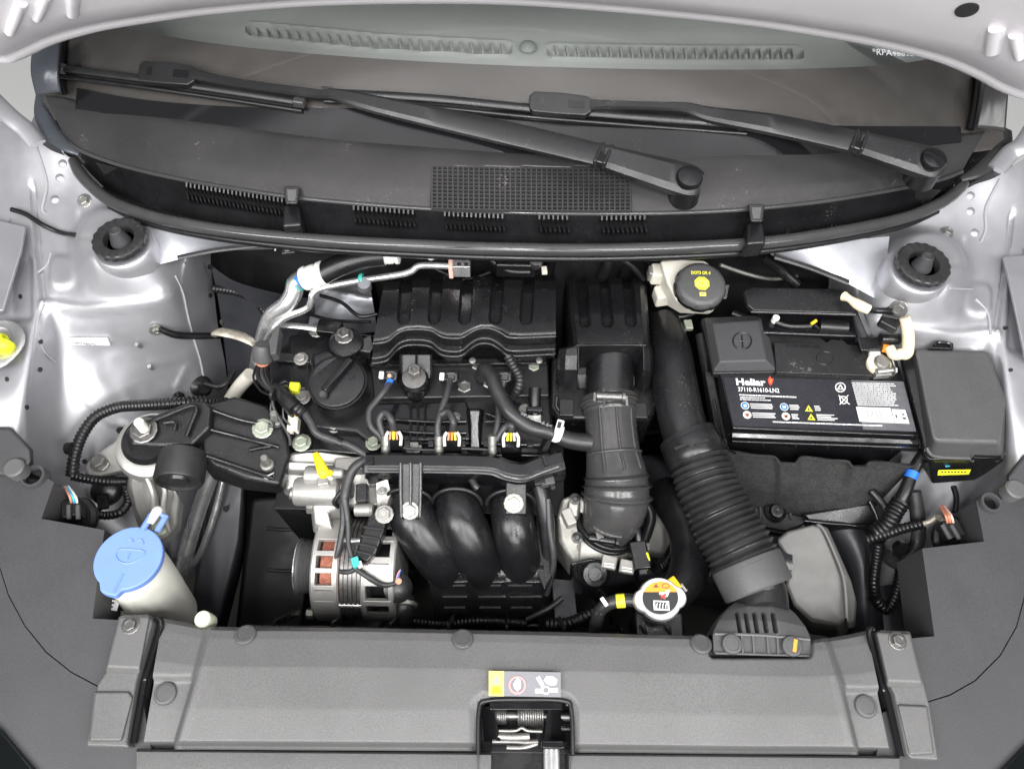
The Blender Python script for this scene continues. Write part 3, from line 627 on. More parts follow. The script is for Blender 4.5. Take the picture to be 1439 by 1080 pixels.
def fp_disp(x, y, u, v):
    l = side_of(x, y, LR); r = side_of(x, y, RR_); d = 0
    if x < 480: d -= .013*ss(l+3, l-10, x)*(.5+.5*ss(948, 956, y))-.0018*ss(7, 2, abs(x-l-8))
    if x > 960: d -= .013*ss(r-3, r+10, x)*(.5+.5*ss(964, 972, y))-.0018*ss(7, 2, abs(x-r+8))
    d -= .022*ss(5, -3, rbox(x, y, 1000, 1140, 860, 921, 5))
    d -= .0045*ss(6, 2, rbox(x, y, 668, 808, 978, 1160, 22))
    if y < 1000 and v > .9 : d += 0
    d += .0012*math.sin(x*.004)
    return d
def latch_hole(x, y): return rbox(x, y, 673, 803, 983, 1200, 18) < 0
fp_o = sheet('main_panel', rows, 'panel_grey', fpn, 420, 130, fp_disp, latch_hole, smooth='pl', skirt=.03, angle=60)
# step below the groove
for xs in ((192, 240, 690), (800, 1000, 1264)):
    sheet('front_lip', [[(x, 1052+(x-190)*.009, -.012) for x in xs], [(x, 1056+(x-190)*.009, .000) for x in xs], [(x-(xs[0]-x)*.0, 1110, .001) for x in xs], [(x, 1150, -.01) for x in xs]], 'panel_grey', fpn, 20, 10, smooth='pl', skirt=.04)
prism('gap_shade_plate', [(128, 880), (225, 905), (1225, 915), (1305, 900), (1320, 1150), (120, 1150)], -.085, .01, 'dark', fpn, 0)  # dark plate added below the cover to stand in for shade in its gaps
# latch well
V = []; Fc = []; poly = [(684, 983), (792, 983), (803, 994), (803, 1052), (796, 1160), (672, 1160), (672, 1052), (673, 994)]
for x, y in poly: V.append(P(x, y, .003))
for x, y in poly: V.append(P(x, y, .003)-Vector((0, 0, .075)))
n = len(poly); build('latch_well', V, [tuple(range(2*n-1, n-1, -1))]+[(i, i+n, (i+1) % n+n, (i+1) % n) for i in range(n)], 'plastic', fpn, True, 40)
tube('well_rim', [(672, 1060, .004), (673, 998, .005), (684, 984, .005), (738, 982, .005), (792, 984, .005), (803, 998, .005), (805, 1060, .004)], 2.5, 'plastic_soft', fpn, 8, 6)
def clip(x, y, par, mark=None, r=12.5):
    a, n = on(fp_o, x, y, .0)
    if n.z < .3: n = Vector((0, 0, 1))
    c = lathe('push_clip', [(r, 0), (r, 2), (r-1, 3.2), (r*.72, 3.8), (r*.7, 3.2), (0, 3.4)], a, n, 'fuse_grey', par, 24)
    if mark: build('paint_mark', [a+Vector((q[0], q[1], .0042)) for q in ((-.002, -.007), (.002, -.008), (.006, .006), (.002, .008))], [(0, 1, 2, 3)], 'orange', c, False)
for q in ((345, 892), (650, 898), (985, 905), (233, 974), (1216, 992)): clip(q[0], q[1], fpn)
# side covers over the lamp brackets
for pts, b, lab in (([(170, 863), (208, 862), (214, 872), (193, 950), (191, 958), (178, 1040), (181, 1050), (120, 1048), (136, 962), (150, 940)], (184, 878), 'ribbed grey plastic side cover left of the radiator cover, by the blue cap'),
                    ([(1236, 884), (1280, 886), (1290, 925), (1300, 962), (1307, 990), (1320, 1068), (1281, 1066), (1274, 1058), (1257, 975), (1250, 960)], (1261, 900), 'ribbed grey plastic side cover right of the radiator cover')):
    t = thing('lamp_bracket_cover', lab, 'cover', P(pts[0][0], pts[0][1], -.03), 'covers beside the radiator cover')
    left = b[0] < 700; cx = 160 if left else 1270
    o = prism('cover', pts, .004, .045, 'panel_grey', t, 3, 3)
    if left: rp = [(134, 972), (180, 972), (186, 980), (170, 1040), (126, 1040)]
    else: rp = [(1262, 990), (1302, 992), (1312, 1058), (1278, 1060)]
    yy = (940, 956) if left else (958, 972)
    q = [(152, 940), (196, 942), (194, 960), (140, 958)] if left else [(1246, 962), (1299, 964), (1305, 985), (1252, 980)]
    solid('step', [(x, y, .010) for x, y in ([(168, 866), (210, 866), (196, 938), (150, 936)] if left else [(1232, 888), (1278, 890), (1296, 958), (1248, 956)])], [(x, y, .003) for x, y in ([(167, 864), (212, 864), (197, 948), (147, 946)] if left else [(1230, 886), (1280, 888), (1299, 968), (1246, 966)])], 'panel_grey', t, 2.5, 3)
    solid('raised_pad', [(x, y, .008) for x, y in rp], [(x+(2 if x > cx else -2), y+(2 if y > 1000 else -2), .002) for x, y in rp], 'panel_grey', t, 2, 3)
    bolt(b[0], b[1], .010, 8.5, 'steel_dark', t)
    tube('cover_edge', [(x, y, -.006) for x, y in ([(219, 868), (226, 880), (205, 950), (202, 962), (188, 1044)] if left else [(1228, 884), (1222, 892), (1240, 962), (1246, 978), (1266, 1062)])], 4, 'gloss_black', t, 8, 5)
# warning sticker
zz = .0158
sk = tag(prism('warning_sticker', [(687, 942), (788, 944), (788, 979), (687, 977)], zz, .0008, 'sticker_grey', None, 0, smooth=False), 'grey and yellow warning sticker on the radiator cover above the latch', 'sticker')
zz += .0004
patch('yellow_field', [(687, 942), (708, 942.5), (708, 977.5), (687, 977)], zz, 'pale_yellow', sk)
patch('warning_triangle', [(697.5, 948), (703, 959), (692, 959)], zz+.0004, 'print_grey', sk)
patch('manual_icon', [(692, 964), (703, 964), (704, 974), (691, 974)], zz+.0004, 'yellow', sk)
tube('prohibition_ring', [P(727+11*math.cos(t), 962+11.5*math.sin(t), zz+.0003) for t in [2*math.pi*i/16 for i in range(17)]], 1.1, 'print_blush', sk, 6, 2, flat=.3)
patch('hand_icon', [(723, 966), (721, 960), (723, 959), (724, 955), (726, 955), (726, 952), (728, 952), (729, 954), (731, 954), (732, 960), (731, 967), (727, 971)], zz+.0004, 'print_white', sk)
for q in ([(752, 967), (762, 967), (762, 973), (752, 973)], [(773, 966), (784, 966), (784, 972), (773, 972)], [(753, 952), (758, 949), (765, 961), (761, 965)], [(764, 955), (768, 949), (776, 949), (783, 954), (782, 961), (775, 963), (768, 960)]): patch('fan_icon', q, zz+.0004, 'print_white', sk)
tube('fan_hub', [P(767+5*math.cos(t), 969+5*math.sin(t), zz+.0003) for t in [2*math.pi*i/12 for i in range(13)]], 1, 'print_white', sk, 6, 2, flat=.3)
# bonnet latch
lt = thing('bonnet_latch', 'black bonnet latch with coil spring and steel claw in its well', 'latch', (738, 1050, -.06))
solid('latch_plate', [(693, 992, -.018), (692, 992, -.018), (700, 1040, -.016), (704, 1041, -.016)], [(678, 992, -.028), (676, 992, -.028), (680, 1042, -.028), (684, 1042, -.028)], 'gloss_black', lt, .5)
solid('latch_plate', [(770, 990, -.016), (774, 990, -.016), (768, 1040, -.016), (764, 1040, -.016)], [(792, 992, -.03), (796, 992, -.03), (796, 1042, -.03), (790, 1042, -.03)], 'gloss_black', lt, .5)
bar('latch_bridge', (688, 990, -.010), (790, 990, -.010), 10, 5, 'plastic_gloss', lt)
hx = [P(728+ (764-728)*i/160, 1003, -.03)+Vector((0, math.cos(i/160*11*2*math.pi)*.0115, math.sin(i/160*11*2*math.pi)*.0115)) for i in range(161)]
tube('coil_spring', hx, 1.5, 'steel_dark', lt, 6, 1)
hx = [P(696+ (712-696)*i/80, 1004, -.03)+Vector((0, math.cos(i/80*6*2*math.pi)*.009, math.sin(i/80*6*2*math.pi)*.009)) for i in range(81)]
tube('coil_spring', hx, 1.3, 'steel_dark', lt, 6, 1)
lathe('spring_shaft', [(5, 0), (5, 95)], P(690, 1004, -.03), (1, 0, 0), 'steel_dark', lt, 14)
for pts, w_, m in (([(701, 1026), (724, 1026), (733, 1022), (742, 1026), (762, 1027)], 3, 'steel'), ([(700, 1034), (722, 1035), (744, 1034)], 7, 'steel'), ([(692, 1041), (720, 1041), (740, 1042), (756, 1041)], 5, 'steel_dark'), ([(712, 1050), (735, 1050), (755, 1044)], 5, 'steel')):
    tube('claw', [(x, y, -.02) for x, y in pts], w_*.6, m, lt, 8, 5)
for i in range(3): tube('release_lever', [(768+i*7, 1048, -.004), (768+i*7, 1075, -.002), (769+i*7, 1130, -.002)], 3.6, 'alu_pipe', lt, 10, 3)
box('lever_cap', (777, 1046, -.004), 26, 10, 10, 'gloss_black', lt, bevel=3)
for y in (1004, 1022): lathe('cable_end', [(5, 0), (5, 26)], P(782, y, -.03), (1, 0, 0), 'plastic_gloss', lt, 12)
# ------------------------------------------------------------------ lamp housings either side
def lamp(label, inner, outer, lens, ring, cutwall, grp):
    t = thing('lamp_housing', label, 'lamp housing', P(inner[3][0], inner[3][1], -.08), 'lamp housings')
    prism('housing_cover', inner, -.012, .07, 'lamp_grey', t, .7, 2)
    prism('bumper_edge', outer, -.0124, .07, 'lamp_grey', t, .7, 2)
    if lens: prism('lens', lens, -.006, .03, 'lamp_glass', t, 2)
    x, y, r = ring
    lathe('locating_ring', [(r-4, -12), (r-4, 1), (r-3, 3), (r, 3), (r+1, 1), (r+1, -14)], P(x, y, -.008), (0, 0, 1), 'lamp_grey', t, 24)
    disc('ring_bore', x, y, -.012, r-4, 'dark', t)
    return t
arcL = [(0, 797), (12, 835), (35, 878), (65, 915), (100, 943), (136, 962)]
tL = lamp('dark grey lamp housing cover at the left, beside the blue washer cap', [(-60, 655), (40, 662), (68, 672), (76, 677), (58, 728), (147, 744), (130, 868), (190, 872), (160, 960)]+arcL[::-1]+[(-60, 780)], [(-60, 781), (-.7, 798), (11.4, 836), (34.5, 879), (64.5, 916), (99.6, 944), (135.6, 963.2), (200, 980), (230, 1150), (-60, 1150)], [(-20, 1010), (0, 1025), (48, 1082), (70, 1120), (-20, 1120)], (47, 669, 15), None, 0)
arcR = [(1441, 832), (1428, 880), (1405, 920), (1370, 955), (1335, 975), (1306, 984)]
tR = lamp('dark grey lamp housing cover at the right, below the fuse box', [(1500, 690), (1410, 700), (1372, 703), (1383, 760), (1296, 770), (1313, 893), (1240, 900), (1290, 985)]+arcR[::-1]+[(1500, 790)], [(1500, 791), (1441.9, 833), (1428.8, 881), (1405.8, 921), (1370.8, 956), (1335.5, 976.2), (1306, 985.3), (1240, 1000), (1220, 1150), (1500, 1150)], [(1460, 1030), (1439, 1050), (1400, 1090), (1380, 1130), (1460, 1130)], (1392, 706, 13), None, 0)
# raised black ends beside the rings
solid('lamp_mount', [(-50, 600, .012), (15, 600, .012), (42, 632, .008), (44, 650, .004), (20, 668, .0), (-50, 668, 0)], [(-50, 598, -.05), (18, 598, -.05), (47, 632, -.05), (48, 655, -.05), (22, 672, -.05), (-50, 672, -.05)], 'lamp_grey', tL, 5, 4)
solid('lamp_mount', [(1439, 638, .008), (1500, 638, .01), (1500, 690, .0), (1425, 690, .0), (1415, 670, .004)], [(1436, 636, -.05), (1500, 636, -.05), (1500, 694, -.05), (1422, 694, -.05), (1412, 670, -.05)], 'lamp_grey', tR, 5, 4)
for q, t in (((22, 658, .004), tL), ((1425, 688, .0), tR)): lathe('mount_peg', [(13, -12), (13, 4), (11, 6), (0, 6)], q, (0, 0, 1), 'panel_grey', t, 20)
# bulb sockets with connectors and wires
def bulb(x, y, t, wires, lab):
    k = thing('bulb_connector', lab, 'connector', (x, y, -.07), 'lamp bulb connectors')
    lathe('socket', [(30, 0), (30, 8), (26, 12), (0, 12)], P(x+4, y+12, -.075), (0, -.3, 1), 'plastic', k, 28)
    b = box('plug', (x, y, -.05), 22, 24, 22, 'plastic_soft', k, .3, 2)
    for i in (-1, 1): box('latch_tab', P(x, y, -.037)+Vector((i*.006, -.002, 0)), 5, 20, 4, 'fuse_grey', b, .3, .8)
    for i, m in enumerate(wires): tube('wire', [(x-3+i*4, y-8, -.045), (x-6+i*4, y-20, -.03), (x-14+i*3, y-34, -.05)], 1.5, m, k, 6, 5)
bulb(104, 717, tL, ['salmon', 'cyan', 'print_white'], 'black bulb connector with coloured wires in the left lamp cutout')
bulb(1335, 745, tR, ['salmon', 'salmon', 'print_pink'], 'black bulb connector with reddish wires in the right lamp cutout')
# ------------------------------------------------------------------ strut top caps
for c, lab in ((TL, 'notched black rubber strut cap on the left tower'), (TR, 'notched black rubber strut cap on the right tower')):
    t = thing('strut_cap', lab, 'strut cap', c, 'strut caps')
    lathe('rubber_ring', [(18, -2), (19, 5), (21, 8.5), (33, 9.5), (36, 8), (36.5, 2), (34.5, 0), (32, -1)], c+Vector((0, 0, .004)), (0, 0, 1), 'rubber_worn', t, 72, rmod=lambda a, i: 1-(.035 if i in (4, 5, 6) and (a*18/math.pi/2) % 1 < .3 else 0))
    disc('inner_seat', 0, 0, 0, 1, 'rubber', t) if 0 else lathe('inner_seat', [(0, 0), (22, 0)], c+Vector((0, 0, .003)), (0, 0, 1), 'rubber', t, 32)
    lathe('stem_cover', [(14, 0), (12, 8), (9, 17), (8, 21), (6.5, 22), (6, 20), (0, 20)], c+Vector((0, 0, .003)), (0, .12, 1), 'lamp_grey', t, 24)
# thin black cable to the left tower
tag(tube('washer_hose', [on(wing_l, 20, 297, .006)[0], on(wing_l, 40, 304, .006)[0], on(wing_l, 65, 320, .006)[0], on(wing_l, 95, 331, .006)[0], P(130, 331, .075)], 3.6, 'rubber', None, 10), 'thin black washer hose running along the left wing to the strut cap', 'hose')
# ------------------------------------------------------------------ braided earth strap
es = thing('earth_strap', 'braided metal earth strap bolted to the left inner wing', 'cable', on(wing_l, 220, 461)[0])
a, n = on(wing_l, 219, 461, .004)
lathe('ring_lug', [(4, -2), (9, -2), (9, 1.5), (4, 1.5)], a, n, 'steel', es, 20); bolt(0, 0, 0, 5, 'steel', es, n, o=a)
tube('sleeve', [a+Vector((.006, 0, .004)), on(wing_l, 245, 465, .012)[0], on(wing_l, 283, 467, .03)[0]], [4.5, 5.5, 5], 'rubber', es, 10)
tube('braid', [on(wing_l, 280, 467, .03)[0], P(305, 466, -.01), P(330, 470, -.005), P(350, 478, -.005), P(368, 492, -.02)], [4, 9, 10, 8, 3], 'braid', es, 12, flat=.4)
# ------------------------------------------------------------------ air-conditioning pipes
ac = thing('air_conditioning_pipes', 'pair of bare aluminium air-conditioning pipes curving up to the bulkhead', 'pipes', (372, 500, -.1))
tube('suction_pipe', [(362, 515, -.14), (370, 478, -.06), (382, 445, -.02), (402, 428, .0), (412, 412, .012), (416, 398, .022), (430, 388, .03)], 13, 'alu_pipe', ac, 18, 8)
def ferr(a, b, r, m, nm='crimp_sleeve'): a = P(a); b = P(b); L = (b-a).length*1000; lathe(nm, [(r-2, 0), (r+1, .3), (r+2, L*.15), (r, L*.25), (r+1, L*.35), (r+1, L*.6), (r-.5, L*.68), (r+2, L*.78), (r+2, L*.95), (r-1, L)], a, b-a, m, ac, 24)
lathe('blue_band', [(13.6, 0), (13.6, 7)], P(421, 396, .024), P(430, 388, .03)-P(421, 396, .024), 'blue', ac, 20)
lathe('teal_band', [(13.5, 0), (13.5, 9)], P(413, 402, .018), P(425, 392, .027)-P(413, 402, .018), 'teal', ac, 20)
ferr((427, 392, .028), (457, 383, .04), 16, 'white_plastic')
tube('rubber_hose', [(453, 385, .038), (480, 372, .046), (510, 363, .05), (540, 359, .052)], 16, 'rubber', ac, 18)
ferr((536, 359.5, .052), (561, 357, .055), 12, 'white_plastic')
tube('suction_end', [(560, 357, .055), (600, 359, .055), (640, 360, .055)], 5, 'alu_pipe', ac, 12)
tube('liquid_pipe', [(360, 510, -.1), (380, 468, -.03), (398, 448, -.012), (430, 434, .0), (437, 424, .01), (440, 412, .02), (455, 404, .022), (500, 395, .025), (560, 386, .03), (578, 381, .034), (592, 373, .04), (635, 374, .04)], 5, 'alu_pipe', ac, 14, 7)
b = box('joint_block', (648, 372, .045), 27, 26, 24, 'alu_pipe', ac, .02, 1)
for x in (645, 655): disc('block_port', x, 371, .0574, 3, 'print_black', b)
box('joint_flange', (634, 372, .045), 6, 30, 26, 'print_pink', ac, .02, 1)
lathe('pipe_boss', [(6, 0), (6, 12)], P(606, 361, .052), (0, 0, 1), 'white_plastic', ac, 16)
vv = lathe('charge_port', [(7, -6), (10, 0), (10, 12), (9, 18)], P(513, 404, .012), (.1, -.25, 1), 'silver_dull', ac, 16)
lathe('port_tag', [(8.5, -3), (10.5, 0), (10.5, 3)], P(508, 394, .023), (1, .1, .1), 'teal', ac, 14)
# pale shield and its cables behind the engine
sh = thing('heat_shield', 'pale grey pressed shield behind the aluminium pipes', 'shield', (480, 440, -.1))
sheet('shield', [[(448, 400, -.05), (490, 398, -.05), (520, 402, -.05)], [(440, 425, -.07), (485, 430, -.06), (525, 430, -.06)], [(432, 462, -.1), (480, 470, -.1), (530, 466, -.1)]], 'silver_dull', sh, 16, 16, lambda x, y, u, v: .008*ss(10, 2, seg_d(x, y, (455, 410), (525, 425))))
tube('cable', [(450, 415, -.03), (480, 425, -.025), (505, 444, -.02), (530, 441, -.02)], 3, 'rubber', sh, 8); tube('cable', [(430, 440, -.06), (470, 450, -.05), (520, 452, -.03)], 2.6, 'rubber', sh, 8)
# hose loop against the bulkhead
tag(conduit('corrugated_hose', [(300, 405, -.05), (335, 411, -.06), (360, 425, -.08), (375, 445, -.1), (372, 470, -.13)], 6, 'rubber', pitch=.005), 'dark ribbed hose curling down the bulkhead beside the left wing', 'hose')
tag(tube('coolant_pipe', [(352, 526, -.10), (335, 545, -.13), (318, 572, -.17), (305, 600, -.2)], 11, 'reservoir', None, 16), 'short tan pipe stub behind the engine mount arm', 'pipe')
# ------------------------------------------------------------------ engine mount
em = thing('engine_mount', 'cast black and aluminium engine mount bolted to the left side rail', 'engine mount', (225, 750, -.15))
solid('mount_leg', [(x, y, z) for x, y, z in ((119, 655, -.095), (133, 640, -.09), (182, 606, -.06), (206, 636, -.06), (200, 656, -.075), (165, 662, -.09), (142, 668, -.095), (124, 667, -.095))], [(x, y, z-.05) for x, y, z in ((119, 657, -.095), (133, 642, -.09), (180, 610, -.06), (206, 640, -.06), (200, 662, -.075), (165, 668, -.09), (142, 674, -.095), (122, 671, -.095))], 'alu', em, 4, 3)
solid('mount_leg', [(183, 660, -.07), (205, 652, -.06), (240, 672, -.07), (252, 700, -.09), (250, 735, -.125), (238, 752, -.13), (220, 757, -.13), (203, 748, -.13), (192, 715, -.115), (182, 680, -.09)], [(180, 668, -.12), (205, 660, -.11), (245, 680, -.12), (258, 710, -.14), (255, 745, -.16), (240, 762, -.165), (220, 768, -.165), (200, 758, -.165), (188, 725, -.15), (178, 690, -.13)], 'alu', em, 6, 3)
sheet('leg_web', [[(196, 668, -.064), (206, 676, -.064), (214, 672, -.062)], [(203, 700, -.085), (212, 704, -.085), (222, 700, -.085)], [(208, 730, -.112), (216, 735, -.112), (226, 730, -.112)]], 'alu_dark', em, 8, 8)
tube('rib', [(203, 662, -.056), (214, 690, -.070), (216, 715, -.09), (210, 742, -.118)], 4, 'alu', em, 8); tube('rib', [(225, 668, -.06), (232, 690, -.072), (230, 715, -.092), (238, 745, -.12)], 4, 'alu', em, 8)
lathe('mount_cup', [(48, -40), (50, -10), (46, 2), (40, 6), (30, 6)], P(212, 625, -.05), (.1, -.1, 1), 'alu', em, 36)
lathe('rubber_bush', [(34, 0), (37, 12), (32, 20), (0, 20)], P(214, 622, -.052), (.05, -.05, 1), 'rubber', em, 36)
bolt(141, 650, -.088, 9, 'steel_dark', em, (0, -.1, 1), 1.2); bolt(223, 737, -.124, 11, 'zinc_green', em, (0, -.2, 1), .7)
arm = solid('mount_arm', [(176, 606, -.012), (186, 594, -.008), (240, 573, -.004), (272, 561, -.002), (290, 562, -.004), (298, 572, -.01), (296, 600, -.014), (270, 625, -.014), (225, 627, -.013), (184, 624, -.012)], [(178, 618, -.035), (186, 606, -.035), (240, 590, -.03), (272, 575, -.03), (296, 572, -.03), (304, 582, -.03), (300, 615, -.04), (270, 640, -.04), (225, 642, -.04), (184, 638, -.036)], 'iron', em, 5, 3)
tube('arm_rib', [(188, 600, -.004), (225, 587, -.001), (268, 570, .001), (276, 575, .0), (270, 592, -.004), (262, 612, -.008)], 3, 'iron', arm, 8); tube('arm_rib', [(230, 594, -.004), (246, 593, -.004), (244, 604, -.006)], 2, 'iron', arm, 6)
solid('mount_bracket', [(286, 566, -.02), (330, 556, -.035), (375, 568, -.045), (398, 592, -.05), (408, 640, -.06), (394, 682, -.06), (345, 672, -.05), (300, 655, -.04), (284, 640, -.03)], [(286, 580, -.06), (330, 570, -.07), (380, 580, -.08), (405, 600, -.09), (414, 650, -.1), (398, 695, -.1), (345, 690, -.09), (300, 675, -.08), (284, 655, -.06)], 'iron', em, 6, 3)
for p in ([(296, 575, -.017), (340, 590, -.033), (385, 598, -.046)], [(292, 602, -.022), (330, 612, -.035), (392, 628, -.052)], [(290, 640, -.028), (335, 655, -.042), (385, 672, -.054)], [(350, 632, -.044), (384, 626, -.051)]): tube('bracket_rib', p, 3.2, 'plastic_gloss', em, 8)
bolt(202, 604, -.004, 13, 'steel_dark', em, (0, -.15, 1), .5); lathe('stud', [(6.5, 0), (6.5, 18), (5, 20), (0, 20)], P(203, 603, .002), (-.05, .15, 1), 'cream', em, 14)
bolt(369, 602, -.046, 10, 'zinc_green', em, (.1, -.1, 1))
for x, y in ((388, 590), (375, 652)): lathe('stud', [(6, -8), (9, -6), (9, 0), (6, 1), (5.5, 18), (4, 20), (0, 20)], P(x, y, -.042 if y < 600 else -.045), (.05, .1, 1), 'steel', em, 14)
for i in range(3): tube('washer_ring', [(362+3*i, 664+4*i, -.05-.006*i), (374+2*i, 668+4*i, -.05-.006*i), (385, 664+4*i, -.05-.006*i)], 1.6, 'steel_dark', em, 6)
dmp = lathe('damper', [(29, -14), (31, -12), (32, 24), (30, 29), (27, 29), (26, 25), (14, 24), (12, 28), (0, 28)], P(256, 650, -.030), (.06, -1, .05), 'rubber_worn', em, 36)
# ------------------------------------------------------------------ pipes along the left leg
tag(tube('rail_pipe', [(302, 655, -.14), (280, 715, -.19), (258, 790, -.24), (242, 850, -.28), (236, 880, -.3)], 11, 'alu_pipe', None, 16), 'thick dull metal pipe running forward beside the engine mount', 'pipe')
tag(tube('rail_pipe', [(316, 660, -.17), (302, 720, -.21), (280, 780, -.25), (262, 798, -.27), (250, 812, -.28)], 5, 'alu_pipe', None, 12), 'thin metal pipe beside the thick one on the left rail', 'pipe')
# left wiring conduit looping round the mount
wl = thing('left_wiring_loom', 'black corrugated wiring conduit looping down the left inner wing', 'wiring', (100, 660, -.12))
conduit('conduit', [(318, 566, -.09), (280, 564, -.06), (240, 567, -.05), (200, 569, -.06), (165, 572, -.07), (135, 585, -.075), (116, 610, -.08), (105, 640, -.085), (101, 668, -.09)], 8, 'rubber', wl, .0055, .16)
conduit('conduit', [(101, 668, -.09), (125, 673, -.1), (150, 676, -.11), (178, 676, -.12)], 6.5, 'rubber', wl, .005, .16)
conduit('conduit', [(178, 690, -.13), (180, 705, -.13), (168, 720, -.13), (145, 724, -.13), (125, 715, -.12), (112, 705, -.11)], 6, 'rubber', wl, .005, .16)
lathe('clip', [(9, 0), (9, 8)], P(95, 630, -.08), (1, 0, .2), 'plastic', wl, 12); box('clip', (145, 705, -.14), 14, 22, 8, 'plastic', wl, .3)
lathe('grommet', [(22, 0), (20, 10), (14, 14), (0, 14)], P(150, 690, -.16), (.3, -.4, 1), 'rubber', wl, 24)
decal('panel_hole', wing_l, ell(169, 604, 6, 5), 'print_black', body); decal('panel_hole', wing_l, ell(119, 648, 4, 3.5), 'print_black', body)
gm = thing('wing_grommet', 'black rubber grommet with a cable at the rear of the left wing', 'grommet', on(wing_l, 282, 543)[0])
a, n = on(wing_l, 282, 543); lathe('grommet', [(18, 0), (18, 4), (13, 8), (11, 12), (0, 12)], a, Vector((.7, -.3, .5)), 'rubber', gm, 24); tube('cable', [a+Vector((.01, 0, .01)), P(312, 543, -.12), P(328, 522, -.12)], 4, 'rubber', gm, 10)
lathe('plug', [(8, 0), (9, 6), (5, 12), (0, 12)], on(wing_l, 250, 556)[0], on(wing_l, 250, 556)[1], 'gloss_black', gm, 16)
# ------------------------------------------------------------------ washer bottle
wb = thing('washer_bottle', 'cream washer bottle neck with flipped-shut light blue cap', 'washer bottle', (225, 880, -.25))
A = P(184, 788, -.002); B = P(236, 862, -.10); ax = (A-B).normalized()
L = (A-B).length*1000
to_cam = (CAM-A).normalized(); ax = (to_cam*.5+ax*.72).normalized(); B = A-ax*.12; L = 120
lathe('neck', [(39, -60), (39, L*.3), (38, L*.7), (36, L*.92), (34, L)], B, ax, 'cream', wb, 40)
box('tank', P(190, 900, -.24), 80, 70, 120, 'cream', wb, .1, 20, seg=5)
ua, ub, uc = frame(ax)
# the cap: near-circular lid with a front lip and a hinge loop
X = (P(222, 785, -.03)-P(138, 785, -.03)).normalized(); X = (X-ax*X.dot(ax)).normalized(); Y = ax.cross(X); C = A+ax*.004
def lid(r): return [C+X*x*r+Y*y*r for x, y in [(math.cos(t), math.sin(t)) for t in [2*math.pi*i/40 for i in range(40)]]]
sx, sy = .045, .050
out = []
for i in range(48):
    t = 2*math.pi*i/48; r = .039; x, y = math.cos(t)*r, math.sin(t)*r*1.05
    if -2.15 < (t-2*math.pi if t > math.pi else t) < -1.45: y -= .007
    out.append(C+X*x+Y*y)
cap = build('cap', [p+ax*.007 for p in out]+[p-ax*.004 for p in out], [tuple(range(48)), tuple(range(95, 47, -1))]+[(i, i+48, (i+1) % 48+48, (i+1) % 48) for i in range(48)], 'blue_cap', wb, True, bevel=2, seg=3)
def cp_(x, y, h=.0072): return C+X*x*.001+Y*y*.001+ax*h
for x in (6, 24): tube('hinge_arm', [cp_(x, 36), cp_(x+3, 48), cp_(x+5, 57)], 4, 'blue_cap', cap, 10, flat=.8)
tube('hinge_arm', [cp_(9, 57), cp_(18, 60), cp_(28, 56)], 3, 'blue_cap', cap, 8)
tube('hinge_tongue', [cp_(13, 46), cp_(18, 60, .012), cp_(19, 64, .006)], [4, 6, 5], 'white_plastic', wb, 10)
tube('pull_ridge', [cp_(0, -22), cp_(-3, -44)], 1.4, 'blue_cap', cap, 6)
for pts in ([(-12, 4), (12, 4), (18, -2), (8, -12), (0, -14), (-10, -11), (-16, -2), (-12, 4)], [(-10, 12), (-5, 18), (0, 14)], [(3, 14), (8, 18), (13, 12)], [(0, 0), (0, -9)]): tube('moulded_icon', [cp_(x, y+6) for x, y in pts], 1.0, 'blue_cap', cap, 6, 2)
patch('bottle_label', [(142, 830), (172, 834), (164, 858), (140, 854)], -.055, 'print_white', wb)
for i in range(4): patch('label_print', [(153+i*.5-i*2, 833+i*5.5), (165-i*2, 834.5+i*5.5), (164-i*2, 837+i*5.5), (152-i*2, 836+i*5.5)], -.0545, 'print_black', wb)
for i in range(3): patch('label_print', [(143-i, 832+i*6), (150-i, 833+i*6), (149-i, 838+i*6), (142-i, 836+i*6)], -.0545, 'print_black', wb)
tag(lathe('rubber_stop', [(10, 0), (10, 22), (9, 24), (0, 24)], P(294, 874, -.036), (0, 0, 1), 'stop_rubber', None, 20), 'cream round rubber stop at the rear edge of the radiator cover', 'rubber stop')
# ------------------------------------------------------------------ engine
en = thing('engine', 'three-cylinder engine with black plastic valve cover and bare alloy timing case', 'engine', Vector((-.15, .25, -.5)))
prism('valve_cover', [(404, 470), (470, 462), (530, 470), (640, 480), (770, 490), (778, 600), (760, 628), (520, 622), (500, 606), (470, 604), (440, 600), (410, 560)], -.062, .06, 'plastic', en, 6, 3)
prism('cover_flange', [(412, 560), (440, 606), (418, 606), (408, 622), (418, 636), (450, 634), (515, 640), (770, 642), (780, 612), (520, 612)], -.075, .02, 'plastic_gloss', en, 4, 2)
box('cylinder_block', Vector((-.13, .28, -.30)), 420, 200, 340, 'dark', en)
solid('cover_hump', [(437, 500, -.03), (462, 490, -.026), (480, 500, -.03), (470, 545, -.035), (440, 548, -.04)], [(432, 505, -.07), (462, 492, -.07), (490, 505, -.07), (478, 565, -.07), (432, 565, -.07)], 'plastic_gloss', en, 6, 4)
lathe('hump_screw', [(9, 0), (9, 3), (6, 3), (5, 0), (0, 0)], P(450, 524, -.034), (0, -.1, 1), 'alu_dark', en, 18)
